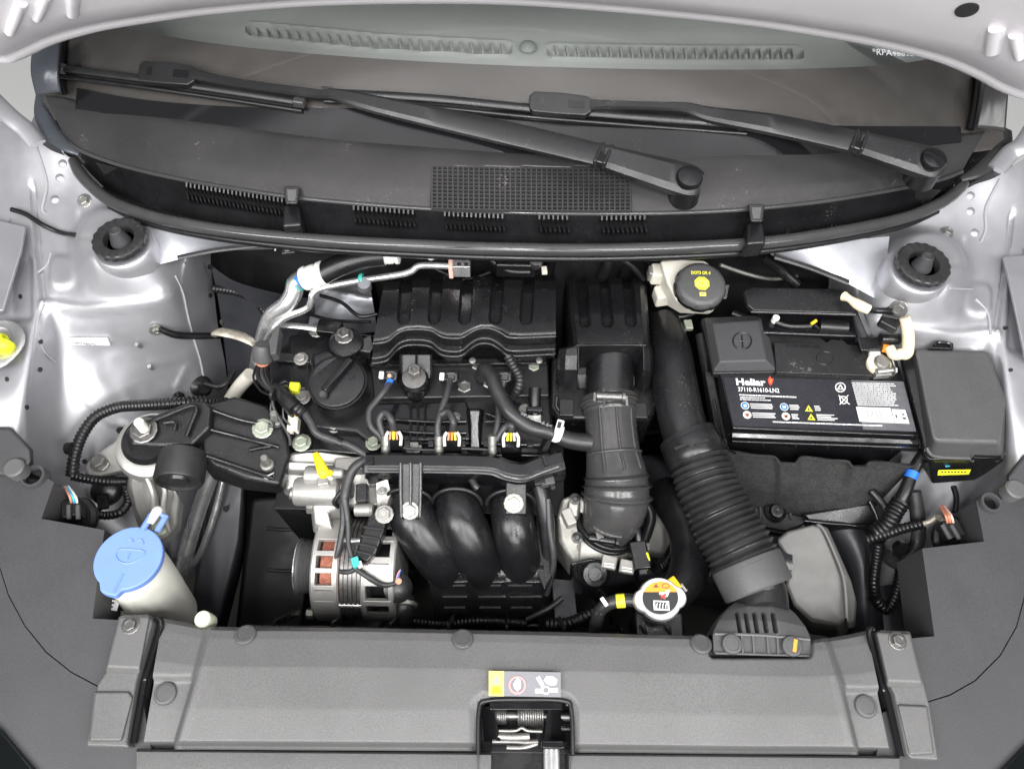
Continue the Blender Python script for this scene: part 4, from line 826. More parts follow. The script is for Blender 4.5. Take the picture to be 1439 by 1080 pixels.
# timing side casting
solid('timing_case', [(402, 636, -.075), (440, 630, -.08), (520, 640, -.085), (548, 650, -.09), (545, 700, -.11), (500, 712, -.115), (440, 705, -.11), (400, 688, -.095)], [(398, 650, -.2), (440, 640, -.2), (520, 650, -.2), (550, 660, -.2), (550, 715, -.2), (500, 725, -.2), (440, 720, -.2), (395, 705, -.2)], 'alu', en, 6, 3)
solid('case_boss', [(404, 648, -.066), (470, 650, -.068), (470, 662, -.074), (404, 660, -.072)], [(402, 650, -.09), (472, 652, -.09), (472, 672, -.09), (402, 668, -.09)], 'alu', en, 3)
lathe('solenoid_barrel', [(18, 0), (20, 3), (20, 60), (17, 64), (14, 64)], P(415, 690, -.085), (1, 0, -.02), 'alu', en, 28)
lathe('solenoid_barrel', [(13, 0), (14, 3), (14, 40), (11, 44)], P(430, 668, -.072), (1, .02, 0), 'alu', en, 24)
lathe('case_plug', [(9, -8), (9, 2), (7, 4), (0, 4)], P(411, 693, -.09), (-1, 0, .1), 'steel', en, 12)
box('case_web', (455, 672, -.07), 16, 26, 20, 'alu', en, .2, 2); box('case_web', (492, 655, -.075), 40, 20, 24, 'alu', en, .1, 3); box('case_web', (480, 690, -.085), 30, 16, 26, 'alu_dark', en, .1, 3)
for x, y, r, m in ((424, 622, 9, 'zinc_green'), (425, 558, 8, 'alu_dark'), (446, 464, 8, 'steel'), (423, 504, 7, 'alu_dark'), (525, 622, 8, 'zinc_green'), (581, 628, 8, 'alu_dark'), (670, 516, 7, 'steel'), (750, 517, 8, 'zinc_green'), (653, 546, 10, 'steel_dark'), (687, 541, 8, 'steel'), (640, 585, 5, 'steel_dark'), (738, 575, 6, 'alu_dark'), (470, 600, 6, 'alu_dark')): bolt(x, y, -.055 if y < 600 else -.068, r, m, en)
# coil deck and ribs on the valve cover
prism('coil_deck', [(520, 512), (560, 506), (770, 504), (772, 556), (525, 560)], -.050, .03, 'plastic_soft', en, 3)
prism('front_deck', [(520, 566), (655, 562), (660, 575), (662, 618), (535, 620), (515, 600)], -.056, .02, 'plastic_gloss', en, 4)
for y in (590, 606): tube('deck_rail', [(536, y-2, -.052), (600, y+2, -.051), (655, y+2, -.052)], 2.4, 'plastic_gloss', en, 8)
for x in (577, 587, 597): tube('deck_rib', [(x, 566, -.052), (x, 592, -.051), (x-1, 616, -.053)], 1.6, 'plastic', en, 6)
solid('deck_post', [(658, 574, -.035), (676, 574, -.035), (674, 596, -.045), (676, 632, -.06), (660, 632, -.06), (660, 596, -.045)], [(652, 574, -.07), (682, 574, -.07), (682, 600, -.08), (682, 640, -.09), (652, 640, -.09), (652, 600, -.08)], 'plastic_gloss', en, 4, 3)
for x0 in (700, 735): tube('deck_rail', [(682, x0-700+580 if x0 < 710 else 592, -.055), (720, 592, -.054), (765, 596, -.055)], 2.2, 'plastic_gloss', en, 8)
# oil filler
tube('filler_neck', [(476, 556, -.085), (475, 542, -.05), (474.5, 537, -.03)], [40, 37, 36], 'plastic', en, 36, 3)
oc = thing('oil_filler_cap', 'round black oil filler cap with a raised grip bar', 'oil cap', (474, 538, -.03))
oa = P(474, 537, -.030)
lathe('cap_disc', [(38, -2), (41, 0), (41, 4), (39.5, 7), (37, 8), (0, 8)], oa, (0, -.08, 1), 'plastic', oc, 48)
lathe('cap_rim', [(41.4, 1), (41.9, 2), (41.4, 3)], oa, (0, -.08, 1), 'hose_grey', oc, 48)
q = bar('grip_bar', oa+Vector((-.014, -.022, .013)), oa+Vector((.020, .030, .015)), 10, 12, 'plastic_gloss', oc, 3); lathe('grip_tip', [(6, 0), (6, 5), (4, 7), (0, 7)], oa+Vector((-.014, -.025, .010)), (0, -.3, 1), 'hose_grey', oc, 14)
for s in (-1, 1): bar('moulded_mark', oa+Vector((s*.022-.004, .004-s*.004, .0082)), oa+Vector((s*.022+.005, .010-s*.004, .0085)), 3, 1, 'plastic_gloss', oc, 0)
# bracket boss at the rear left of the cover
lathe('rear_boss', [(24, -40), (22, -8), (24, -4), (24, 0), (17, 3), (0, 3)], P(486, 480, -.012), (0, 0, 1), 'plastic', en, 28); bolt(484, 472, -.008, 9, 'steel_dark', en, h=1.1, sock=True)
solid('boss_bracket', [(478, 490, -.02), (522, 468, -.012), (526, 488, -.016), (520, 496, -.02)], [(478, 496, -.04), (522, 474, -.04), (526, 498, -.04), (520, 506, -.04)], 'plastic', en, 3)
box('pipe_clamp', (464, 462, -.03), 36, 22, 16, 'plastic_gloss', en, -.1, 2); tube('clamp_arm', [(392, 456, -.035), (420, 458, -.03), (450, 462, -.03)], 5, 'alu_pipe', en, 10, flat=.5)
box('bracket_rail', (420, 505, -.06), 60, 16, 12, 'plastic', en, -.02, 2)
# ------------------------------------------------------------------ intake resonator on top of the engine
rs = thing('intake_resonator', 'black plastic intake resonator with five moulded grooves and wavy front edge', 'resonator', (650, 500, -.05))
top = [(541, 389), (600, 387), (700, 387), (781, 388)]
wav = [(524, 482), (535, 481), (546, 478), (558, 468), (570, 463), (588, 462), (606, 464), (618, 471), (628, 474), (648, 474), (662, 466), (674, 461), (690, 461), (704, 467), (714, 473), (730, 474), (755, 473), (781, 472)]
n = 17; tp = [cr(top, i/n) for i in range(n+1)]
rows = [[(a[0], a[1], -.012) for a in tp]]+[[(lerp(a[0], b[0], t), lerp(a[1]+2, b[1], t), zz) for a, b in zip(tp, wav)] for t, zz in ((.02, .0), (.06, .010), (.2, .020), (.6, .022), (.93, .020), (.97, .0185), (1, .012))]
rows += [[(b[0], b[1]+10+ (b[1]-468)*.25, -.012) for b in wav], [(b[0]-1, b[1]+20+(b[1]-468)*.35, -.022) for b in wav]]
def rs_d(x, y, u, v):
    d = 0
    for gx in (570, 613, 656, 699, 742):
        q = seg_d(x, y, (gx+1, 392), (gx-3, 446)); d -= .010*ss(9.5, 6.5, q)
    return d
ro = sheet('shell', rows, 'plastic', rs, 300, 150, rs_d, smooth='pl', skirt=.02, angle=42)
tube('front_bead', [(b[0], b[1]+.5, .0185) for b in wav], 1.7, 'hose_grey', rs, 8, 4)
tube('flange', [(b[0]-1, b[1]+24+(b[1]-468)*.3, -.026) for b in wav], 3.2, 'plastic', rs, 8, 4); tube('flange', [(b[0]-1, b[1]+17+(b[1]-468)*.3, -.018) for b in wav], 1.8, 'hose_grey', rs, 8, 4)
solid('fixing_leg', [(562, 497, -.02), (607, 497, -.02), (606, 532, -.036), (563, 532, -.036)], [(562, 500, -.03), (607, 500, -.03), (606, 536, -.046), (563, 536, -.046)], 'plastic', rs, 2)
for x in (563, 585, 606): tube('leg_rib', [(x, 498, -.016), (x, 515, -.024), (x, 534, -.034)], 1.8, 'plastic_gloss', rs, 6)
lathe('fixing_boss', [(19, -50), (21, -14), (19, -10), (20, -3), (17, 0), (0, 0)], P(582, 532, -.022), (0, -.05, 1), 'plastic_gloss', rs, 28); lathe('fixing_washer', [(17, 0), (17, 2), (12, 3), (0, 3)], P(582, 531, -.021), (0, -.05, 1), 'steel_dark', rs, 24); bolt(583, 523, -.017, 9, 'steel_dark', rs, (0, -.05, 1), 1.1, flange=False, sock=True)
# ------------------------------------------------------------------ air filter box
ab = thing('air_filter_box', 'black plastic air filter box with three grooves and a round front outlet', 'air filter', (850, 560, -.12))
L_ = [(797, 391), (796, 400), (798, 440), (803, 484), (786, 490), (784, 500), (783, 520), (781, 545)]
R_ = [(900, 391), (908, 400), (911, 440), (914, 484), (916, 490), (917, 500), (918, 520), (917, 545)]
Zz = [-.01, .008, .026, .028, .027, .024, .010, -.03]
rows = []
for a, b, z in zip(L_, R_, Zz): rows.append([(lerp(a[0], b[0], t), lerp(a[1], b[1], t), z+dz) for t, dz in ((0, -.02), (.03, -.006), (.08, 0), (.25, .001), (.5, .002), (.75, .001), (.92, 0), (.97, -.006), (1, -.02))])
def ab_d(x, y, u, v):
    d = 0
    for gx in (820, 852, 885): d -= .010*ss(8.5, 5.5, seg_d(x, y, (gx-3, 393), (gx+2, 451)))
    d -= .055*ss(3, -3, rbox(x, y, 814, 903, 486, 600, 5))
    return d
sheet('lid', rows, 'plastic', ab, 150, 180, ab_d, smooth='pl', skirt=.06, angle=42)
tube('recess_edge', [(813, 520, .018), (813, 488, .027), (818, 485, .028), (900, 485, .028), (904, 488, .027), (905, 520, .018)], 1.6, 'plastic_gloss', ab, 8, 6)
prism('base', [(776, 500), (924, 500), (926, 570), (915, 590), (785, 588), (774, 572)], -.045, .09, 'plastic', ab, 6, 3)
tube('lid_clip', [(783, 556, -.03), (782, 570, -.04), (790, 580, -.044)], 2.5, 'plastic', ab, 8); box('lid_clip', (796, 574, -.035), 20, 26, 10, 'plastic_soft', ab, 0, 1.5); box('lid_clip', (900, 578, -.035), 18, 24, 10, 'plastic_soft', ab, 0, 1.5)
tube('outlet_pipe', [(858, 494, -.02), (857, 520, -.026), (856, 560, -.036)], [36, 34, 35], 'plastic', ab, 36, 6)
tube('outlet_collar', [(858, 492, -.016), (858, 498, -.017)], [38, 38], 'plastic', ab, 36, 2)
tube('base_wire', [(919, 565, -.04), (917, 582, -.045), (905, 588, -.046)], 2, 'plastic_gloss', ab, 6)
# ------------------------------------------------------------------ rubber intake elbow
ie = thing('intake_elbow', 'grey-black ribbed rubber elbow from the filter box to the throttle', 'intake hose', (858, 700, -.14))
ep = [(855, 556, -.036), (857, 575, -.040), (859, 605, -.045), (862, 640, -.052), (866, 670, -.062), (866, 700, -.075), (860, 725, -.095), (850, 748, -.125)]
def ribs(s, L):
    f = s/L; m = 1.0
    for c, w_, h in ((.07, .018, .05), (.11, .012, .04), (.56, .007, .10), (.62, .007, .12), (.68, .007, .12)): m += h*math.exp(-((f-c)/w_)**2)
    return m
hose = tube('hose', ep, [37, 37, 36, 38, 43, 45, 41, 36], 'hose_grey', ie, 48, 12, rf=ribs, step=.0012)
def ring_on(f, k, m, r=1.6, nm='rib', a0=-1.2, a1=1.2):
    c = cr([P(q) for q in ep], f); t = (cr([P(q) for q in ep], f+.01)-cr([P(q) for q in ep], f-.01)).normalized(); up = (Vector((0, 0, 1))-t*t.z).normalized(); s = t.cross(up); rad = cr([37, 37, 36, 38, 43, 45, 41, 36], f)*k*.001
    return tube(nm, [c+(up*math.cos(lerp(a0, a1, i/14))+s*math.sin(lerp(a0, a1, i/14)))*rad for i in range(15)], r, m, ie, 8, 2)
ring_on(.42, 1.015, 'hose_grey', 2.4); ring_on(.86, 1.0, 'hose_grey', 3, a0=-.5, a1=.5)
for a in (-.75, -.1, .55):
    pts = []
    for i in range(9):
        f = lerp(.18, .53, i/8); c = cr([P(q) for q in ep], f); t = (cr([P(q) for q in ep], f+.01)-cr([P(q) for q in ep], f-.01)).normalized(); up = (Vector((0, 0, 1))-t*t.z).normalized(); s = t.cross(up); rad = cr([37, 37, 36, 38, 43, 45, 41, 36], f)*.001*1.005
        pts.append(c+(up*math.cos(a)+s*math.sin(a))*rad)
    tube('rib', pts, 2.1, 'hose_grey', ie, 8, 2)
def clampband(f, nm, a0=-2.6, a1=2.6):
    for df in (-.012, .012): ring_on(f+df, 1.07, 'hose_grey', 1.6, nm, a0, a1)
clampband(.05, 'clamp_band'); ring_on(.09, 1.06, 'steel_dark', 2, 'clamp_band', -2.6, 2.6)
lathe('clamp_screw', [(6, 0), (6, 34), (8, 35), (8, 39)], P(838, 556, .004), (1, -.02, 0), 'steel_dark', ie, 14); bar('clamp_tab', (848, 546, .006), (849, 570, .004), 4, 5, 'hose_grey', ie); bar('clamp_tab', (836, 552, .006), (835, 564, .004), 4, 5, 'steel_dark', ie); bar('clamp_tab', (880, 556, .004), (881, 570, .0), 4, 5, 'steel_dark', ie)
ring_on(.965, 1.1, 'rubber', 3.5, 'lower_clamp', -3, 3); ring_on(.93, 1.08, 'rubber', 3, 'lower_clamp', -3, 3)
# breather hose into the elbow
bh = thing('breather_hose', 'black breather hose with a white spring clamp curving into the intake elbow', 'hose', (760, 600, -.08))
tube('hose', [(678, 528, -.045), (681, 520, -.02), (690, 528, -.012), (700, 552, -.012), (718, 580, -.015), (745, 600, -.022), (775, 608, -.03), (800, 618, -.035), (832, 622, -.04)], [11, 11, 10.5, 10.5, 10.5, 10.5, 10.5, 12, 13], 'rubber_worn', bh, 18, 8)
hp = [P(q) for q in ((757, 594.5, -.0105), (779, 600, -.018))]
writing('hose_print', '>PAE-PA6.6<', P(731, 583, -.004), P(775, 601, -.016), 0, 5, 'print_grey', bh, up=(.1, -.1, 1))
lathe('clamp_band', [(12.5, -5), (12.8, -4.5), (12.8, 4.5), (12.5, 5)], P(784, 609.5, -.031), P(800, 618, -.035)-P(775, 608, -.03), 'white_plastic', bh, 24); box('clamp_ear', P(786, 600, -.014), 10, 20, 9, 'white_plastic', bh, -.25, 1.5); box('clamp_window', P(786, 597, -.009), 5, 9, 2, 'print_black', bh, -.25, 0)
# small vertical pipe by the filter box
vp = thing('vent_pipe', 'short upright black pipe with white and yellow bands left of the filter box', 'pipe', (750, 640, -.1))
tube('pipe', [(752, 545, -.035), (751, 570, -.045), (751, 600, -.06), (752, 640, -.09)], [9, 9, 8, 7], 'rubber', vp, 14); lathe('white_band', [(9.6, 0), (9.6, 13)], P(751, 595, -.056), P(751, 583, -.05)-P(751, 600, -.06), 'white_plastic', vp, 16); lathe('yellow_band', [(9.3, 0), (9.3, 4)], P(751, 600, -.059), P(751, 583, -.05)-P(751, 600, -.06), 'lime', vp, 16); box('collar', (751, 578, -.045), 24, 8, 20, 'plastic', vp, 0, 2)
tag(conduit('corrugated_hose', [(714, 500, -.02), (722, 515, -.025), (730, 530, -.03), (728, 545, -.035), (720, 556, -.05)], 6.5, 'rubber_worn', pitch=.0055, amp=.2), 'short curved ribbed hose below the resonator, left of the filter box', 'hose')
# ------------------------------------------------------------------ ignition coil plugs and injector plugs with their wires
def plug(x, y, label, grp, sleeve, path, cat='connector'):
    t = thing('ignition_plug', label, cat, (x, y, -.05), grp)
    b = box('housing', (x, y+1, -.030), 26, 16, 18, 'plastic', t, .0, 2)
    box('lock_tab', (x-11, y-1, -.020), 7, 11, 6, 'white_plastic', t, 0, 1.5); box('lock_tab', (x+9, y, -.020), 4, 10, 5, 'hose_grey', t, 0, 1)
    tube('lock_frame', [(x-4, y-5, -.018), (x+7, y-5, -.018), (x+8, y+5, -.018), (x-4, y+5, -.018)], .8, 'panel_grey', t, 6, 3); box('plug_face', (x+2, y, -.021), 9, 8, 5, 'fuse_grey', t, 0, 1)
    if sleeve: tube('sleeve', [path[0], path[1]], 4.5, sleeve, t, 10, 4); lathe('wire_seal', [(3, 0), (3, 6)], P(x+1, y, -.018), (0, -.5, 1), 'salmon', t, 8)
    tube('taped_lead', path, [4]+[4.8]*(len(path)-2)+[5], 'tape', t, 10, 8)
    return t
plug(547, 528, 'ignition coil plug with a bright blue sleeve at the left', 'ignition coil plugs', 'blue', [(549, 534, -.018), (541, 548, -.016), (529, 563, -.018), (519, 578, -.02), (521, 598, -.025), (534, 612, -.032), (541, 622, -.038)])
plug(632, 530, 'middle ignition coil plug with a grey taped lead', 'ignition coil plugs', None, [(633, 533, -.018), (627, 556, -.016), (619, 580, -.018), (615, 600, -.024), (617, 622, -.036)])
plug(707, 530, 'ignition coil plug beneath the breather hose at the right', 'ignition coil plugs', None, [(708, 536, -.022), (702, 558, -.03), (700, 590, -.03), (694, 622, -.038)])
for x, y, cols, loop, fx, lab in ((553, 611, ('salmon', 'sign_yellow', 'salmon'), [(553, 604, -.025), (550, 590, -.012), (541, 580, -.012), (533, 590, -.018), (538, 610, -.03), (543, 624, -.038)], 542, 'injector plug at the left, with orange seals'),
                                  (635, 612, ('salmon', 'orange', 'pale_yellow'), [(636, 606, -.025), (637, 592, -.012), (630, 579, -.012), (620, 582, -.016)], 617, 'middle injector plug with orange and yellow seals'),
                                  (718, 613, ('sign_yellow', 'yellow', 'cream'), [(718, 606, -.028), (719, 598, -.02), (710, 600, -.025), (697, 618, -.035)], 692, 'injector plug at the right, with yellow seals')):
    t = thing('injector_plug', lab, 'connector', (x, y+20, -.08), 'injector plugs')
    solid('housing', [(x-12, y+4, -.03), (x+12, y+4, -.03), (x+13, y+22, -.046), (x-12, y+22, -.046)], [(x-14, y+6, -.07), (x+14, y+6, -.07), (x+16, y+28, -.08), (x-14, y+28, -.08)], 'plastic_gloss', t, 2)
    for i, m in enumerate(cols): tube('seal', [(x-5+i*5, y+6, -.028), (x-4+i*4, y-5, -.020)], 1.7, m, t, 8, 2)
    for s in (-1, 1): tube('lock_arm', [(x+s*10, y+14, -.033), (x+s*10.5, y+2, -.024), (x+s*7, y-5, -.020)], 2.2, 'cream', t, 8, 4)
    tube('taped_lead', loop, 5.2, 'tape', t, 10, 8)
    for i, h in enumerate((0, 12, 20)): pass
    lathe('ferrule', [(6.2, 0), (6.2, 10), (5.4, 11), (5.4, 12), (6.4, 13), (6.4, 26)], P(fx, 636, -.047), P(fx, 618, -.034)-P(fx, 636, -.047), 'steel', t, 18)
# ------------------------------------------------------------------ wiring rail across the engine front
wr = thing('wiring_rail', 'black plastic wiring rail running across the engine front below the injector plugs', 'wiring rail', (640, 690, -.1))
rp = [(515, 652, -.042), (560, 652, -.042), (640, 653, -.042), (690, 655, -.042), (712, 662, -.045), (735, 665, -.046), (760, 656, -.045), (790, 648, -.044)]
V = []; Fc = []; k = 56; pr = [(-.012, .008), (-.007, .013), (.006, .013), (.013, .007), (.015, -.006), (.015, -.030), (-.012, -.030)]
for i in range(k+1):
    c = cr([P(q) for q in rp], i/k); d = (cr([P(q) for q in rp], min(1, (i+1)/k))-cr([P(q) for q in rp], max(0, (i-1)/k))).normalized(); s = d.cross(Vector((0, 0, 1))).normalized()
    V += [c+s*a*1.15+Vector((0, 0, b)) for a, b in pr]
for i in range(k):
    for j in range(7): Fc.append((i*7+j, i*7+(j+1) % 7, (i+1)*7+(j+1) % 7, (i+1)*7+j))
Fc += [tuple(range(7)), tuple(k*7+j for j in range(7))]
build('channel', V, Fc, 'plastic_gloss', wr, True, 30)
tube('channel_bead', [(517, 658, -.0335), (640, 659, -.0335), (690, 661, -.0335), (712, 669, -.036), (737, 672, -.037), (762, 663, -.036), (785, 655, -.035)], 4, 'seal_rubber', wr, 10, 8)
for x, y, r in ((523, 666, 0), (624, 671, 0), (699, 676, .35)):
    o = P(x, y, -.062); tube('snap_window', [o+Vector((math.cos(r)*a-math.sin(r)*0, -.004-math.sin(r)*a, b)) for a, b in ((-.008, .006), (.008, .006), (.008, -.006), (-.008, -.006), (-.008, .006))], 1.3, 'hose_grey', wr, 6, 3); box('snap_tooth', o+Vector((0, -.003, 0)), 9, 4, 6, 'plastic', wr, -r, .8)
bar('end_clip', (521, 642, -.028), (521, 652, -.026), 8, 5, 'plastic', wr); bar('end_clip', (763, 640, -.03), (768, 654, -.03), 5, 6, 'plastic', wr)
# two legs bolted to the manifold
solid('rail_leg', [(562, 650, -.026), (592, 650, -.026), (590, 690, -.042), (589, 728, -.058), (565, 728, -.058), (563, 690, -.042)], [(562, 655, -.04), (592, 655, -.04), (590, 696, -.056), (589, 735, -.072), (565, 735, -.072), (563, 696, -.056)], 'plastic', wr, 2)
for x in (563, 577, 591): tube('leg_rib', [(x, 650, -.022), (x, 688, -.038), (x-(1 if x > 570 else -1), 726, -.054)], 2.2, 'hose_grey', wr, 8)
bolt(576, 717, -.052, 9, 'steel', wr, (0, -.4, 1))
solid('rail_leg', [(711, 668, -.042), (740, 668, -.042), (740, 722, -.058), (710, 722, -.058)], [(711, 674, -.06), (740, 674, -.06), (740, 730, -.075), (710, 730, -.075)], 'plastic', wr, 2); bolt(722, 707, -.053, 9.5, 'zinc_green', wr, (0, -.4, 1))
tube('spigot', [(661, 670, -.055), (668, 682, -.055), (672, 686, -.056)], 5, 'rubber_worn', wr, 12); lathe('pin', [(3, 0), (3, 10)], P(780, 657, -.04), (1, -.05, 0), 'cream', wr, 10)
# taped branch going down from the rail
tp_ = thing('taped_loom', 'dark grey taped wiring loom arching past the yellow dipstick to the alternator', 'wiring', (490, 700, -.1))
tube('branch', [(378, 545, -.03), (393, 548, -.02), (402, 560, -.012), (415, 574, -.012)], [8, 9, 11, 11], 'rubber', tp_, 14); conduit('branch', [(398, 550, -.015), (412, 568, -.012), (428, 582, -.014)], 9, 'rubber', tp_, .006, .1)
tube('branch', [(426, 578, -.014), (436, 592, -.016), (445, 608, -.02), (465, 617, -.026), (490, 625, -.034), (516, 640, -.042)], [6, 5.5, 5.5, 5.5, 5.5, 5], 'tape', tp_, 12)
tube('branch', [(516, 645, -.044), (500, 655, -.045), (490, 672, -.052), (484, 700, -.06), (482, 735, -.075), (477, 765, -.085), (472, 785, -.095)], [6, 6.5, 7, 6.5, 4.5, 4, 3.5], 'tape', tp_, 12); tube('branch', [(484, 700, -.058), (489, 735, -.072), (490, 765, -.08), (496, 785, -.085)], [6, 4, 3.5, 3.5], 'tape', tp_, 10)
tube('branch', [(472, 785, -.095), (474, 800, -.1), (490, 803, -.095), (508, 795, -.09)], 3.5, 'tape', tp_, 8); tube('branch', [(500, 798, -.088), (520, 812, -.09), (538, 821, -.1), (555, 819, -.105)], 4, 'tape', tp_, 8)
tube('branch', [(480, 690, -.06), (470, 705, -.07), (476, 712, -.08)], 3.5, 'rubber', tp_, 8)
lathe('loom_clip', [(7, 0), (7, 8)], P(473, 620, -.03), (1, -.3, -.2), 'plastic', tp_, 12)
# left sensor connector with orange seal and its loom
sn = thing('sensor_connector', 'grey connector with orange seals standing at the left rear of the engine', 'connector', (372, 520, -.06))
bx = P(372, 500, -.01); lathe('housing', [(12, 0), (14, 2), (14, 22), (10, 28)], P(370, 506, -.02), (.15, .5, 1), 'fuse_grey', sn, 20); lathe('seal', [(9, -2), (10, 2)], P(369, 509, -.021), (.15, .5, 1), 'salmon', sn, 14); prism('latch', [(377, 478), (389, 458), (393, 460), (388, 495), (380, 498)], .018, .02, 'fuse_grey', sn, 1.5)
for i, (dx, m) in enumerate(((-5, 'rubber'), (0, 'tape'), (5, 'rubber'))): tube('wire', [(369+dx, 512, -.025), (368+dx*1.2, 526, -.02), (374+dx, 540, -.02), (384, 550, -.02)], 3.2, m, sn, 8)
tube('wire', [(384, 548, -.02), (384, 570, -.025), (394, 590, -.035), (406, 612, -.05), (408, 625, -.06)], 2.4, 'tape', sn, 8); tube('wire', [(396, 550, -.02), (402, 575, -.02), (412, 585, -.02)], 2.4, 'tape', sn, 8)
box('yellow_clip', (414, 545, -.025), 14, 14, 10, 'lime', sn, -.05, 1); tube('clip_cable', [(398, 543, -.03), (414, 546, -.032), (428, 545, -.035)], 3, 'rubber', sn, 8)
tg = thing('cam_sensor', 'small tan sensor with a yellow clip beside the oil filler', 'sensor', (413, 595, -.06)); box('body', (413, 596, -.045), 15, 24, 16, 'reservoir', tg, .05, 2); lathe('head', [(8, 0), (8, 6), (5, 8)], P(414, 586, -.036), (0, .2, 1), 'reservoir', tg, 14); box('clip', (416, 583, -.028), 6, 5, 5, 'yellow', tg, .2, .6); tube('cable', [(420, 575, -.03), (432, 588, -.035), (440, 606, -.05)], 4, 'rubber', tg, 8)
# dipstick
ds = thing('oil_dipstick', 'bright yellow plastic oil dipstick handle in front of the filler cap', 'dipstick', (458, 665, -.08)); tube('handle', [(443, 637, -.035), (449, 650, -.035), (455, 664, -.038), (458, 668, -.042)], [4.5, 6.5, 8, 6], 'yellow', ds, 14, flat=.7); tube('handle_ear', [(452, 660, -.036), (464, 663, -.042), (463, 667, -.046)], 3.5, 'yellow', ds, 10); lathe('tube_collar', [(6, 0), (7, 4), (7, 14), (5, 16)], P(466, 664, -.05), (1, 0, -.1), 'alu', ds, 16)
# ------------------------------------------------------------------ intake manifold
im = thing('intake_manifold', 'black plastic intake manifold with three fat runners sweeping down the engine front', 'manifold', (680, 870, -.3))
for p, r in (([(568, 690, -.10), (574, 712, -.09), (588, 740, -.095), (612, 775, -.122), (632, 803, -.165), (640, 825, -.21)], [26, 31, 33, 34, 33, 28]), ([(640, 690, -.10), (642, 712, -.088), (652, 740, -.092), (668, 775, -.12), (682, 803, -.165), (688, 825, -.21)], [26, 31, 33, 34, 33, 28]), ([(716, 690, -.10), (718, 714, -.09), (722, 742, -.094), (728, 775, -.12), (733, 803, -.165), (735, 825, -.21)], [26, 29, 30, 30, 30, 27])):
    rn = tube('runner', p, r, 'plastic', im, 30, 10); tube('runner_bead', [P(q)+Vector((.024, -.004, .018)) for q in p[1:5]], 1.5, 'plastic_gloss', rn, 6, 6)
    q = P(p[1]); tube('runner_collar', [q+Vector((math.cos(t)*.034, .004+math.sin(t)*.012, .004+.026*math.sin(t))) for t in [math.pi*i/12 for i in range(13)]], 3, 'plastic_soft', rn, 8, 2)
sheet('plenum', [[(x, 770, -.15) for x in (595, 640, 700, 760)], [(x, 800, -.130) for x in (600, 650, 700, 764)], [(x, 835, -.155) for x in (606, 655, 700, 762)], [(x, 885, -.22) for x in (612, 660, 700, 755)]], 'plastic', im, 60, 40, lambda x, y, u, v: .004*ss(3, 1, abs((y-808) % 21-10))*ss(30, 12, abs((x-612) % 56-28)), skirt=.1)
for x in (630, 673, 708): tube('web', [(x-8, 745, -.115), (x, 775, -.135), (x+6, 797, -.155)], [2, 3, 2], 'plastic_gloss', im, 8)
for y in (805, 822, 838, 853):
    for x in (618, 668, 712): tube('plenum_rib', [(x+(y-805)*.12, y, -.128-(y-805)*.0008), (x+36, y, -.128-(y-805)*.0008)], 1.5, 'hose_grey', im, 6, 2)
prism('side_bracket', [(752, 660), (768, 655), (782, 800), (765, 830), (752, 800)], -.13, .03, 'plastic', im, 3)
# vertical hose right of the manifold
tag(tube('coolant_hose', [(752, 668, -.07), (760, 690, -.075), (768, 730, -.095), (770, 775, -.13), (764, 830, -.17)], [9, 11, 11, 9, 6], 'rubber_worn', None, 14), 'black hose dropping between the manifold and the throttle body', 'hose')
lp = thing('hose_clip', 'grey plastic quick connector where the hose meets the wiring rail', 'connector', (766, 675, -.06)); box('body', (768, 672, -.055), 20, 22, 14, 'fuse_grey', lp, .2, 2); box('tab', (758, 676, -.05), 16, 12, 6, 'rubber', lp, .2, 2); box('tab', (776, 682, -.055), 8, 12, 8, 'plastic', lp, .3, 1.5)
tag(tube('taped_lead', [(770, 700, -.07), (772, 740, -.09), (778, 790, -.12), (768, 835, -.16)], [4, 4.5, 4.5, 4], 'tape', None, 8), 'grey taped lead hanging in front of the throttle body hose', 'wiring')
# ------------------------------------------------------------------ alternator
al = thing('alternator', 'bare alloy alternator with copper windings and a dark belt pulley', 'alternator', (500, 800, -.24))
AO = P(511, 797, -.165); AX = Vector((1, 0, 0)); s_ = S(500, 798, -.165)*1000
def ax_at(px): return AO+AX*((px-500)*s_*.001)
lathe('pulley', [(26, 0), (38, 1), (39, 3)]+[q for i in range(6) for q in ((38.5, 5+i*4), (36.5, 7+i*4))]+[(39, 30), (39, 33), (30, 34)], ax_at(411), AX, 'fuse_grey', al, 44)
lathe('pulley_face', [(0, 0), (33, 0), (37, 1)], ax_at(410.4), AX, 'steel', al, 40)
for q in (409.8, 438): lathe('pulley_rim', [(37, 0), (39.4, .4), (39.8, 1.2), (39.4, 2)], ax_at(q), AX, 'alu_pipe', al, 44)
lathe('shaft_collar', [(26, 0), (26, 8)], ax_at(441), AX, 'steel_dark', al, 24)
lathe('windings', [(58, 0), (67, 4), (67, 34), (58, 38)], ax_at(451), AX, 'copper', al, 48)
lathe('stator', [(60, 0)]+[q for i in range(6) for q in ((71, i*6), (71, i*6+4), (69, i*6+4.5), (69, i*6+5.5))]+[(60, 38)], ax_at(482), AX, 'steel_dark', al, 56)
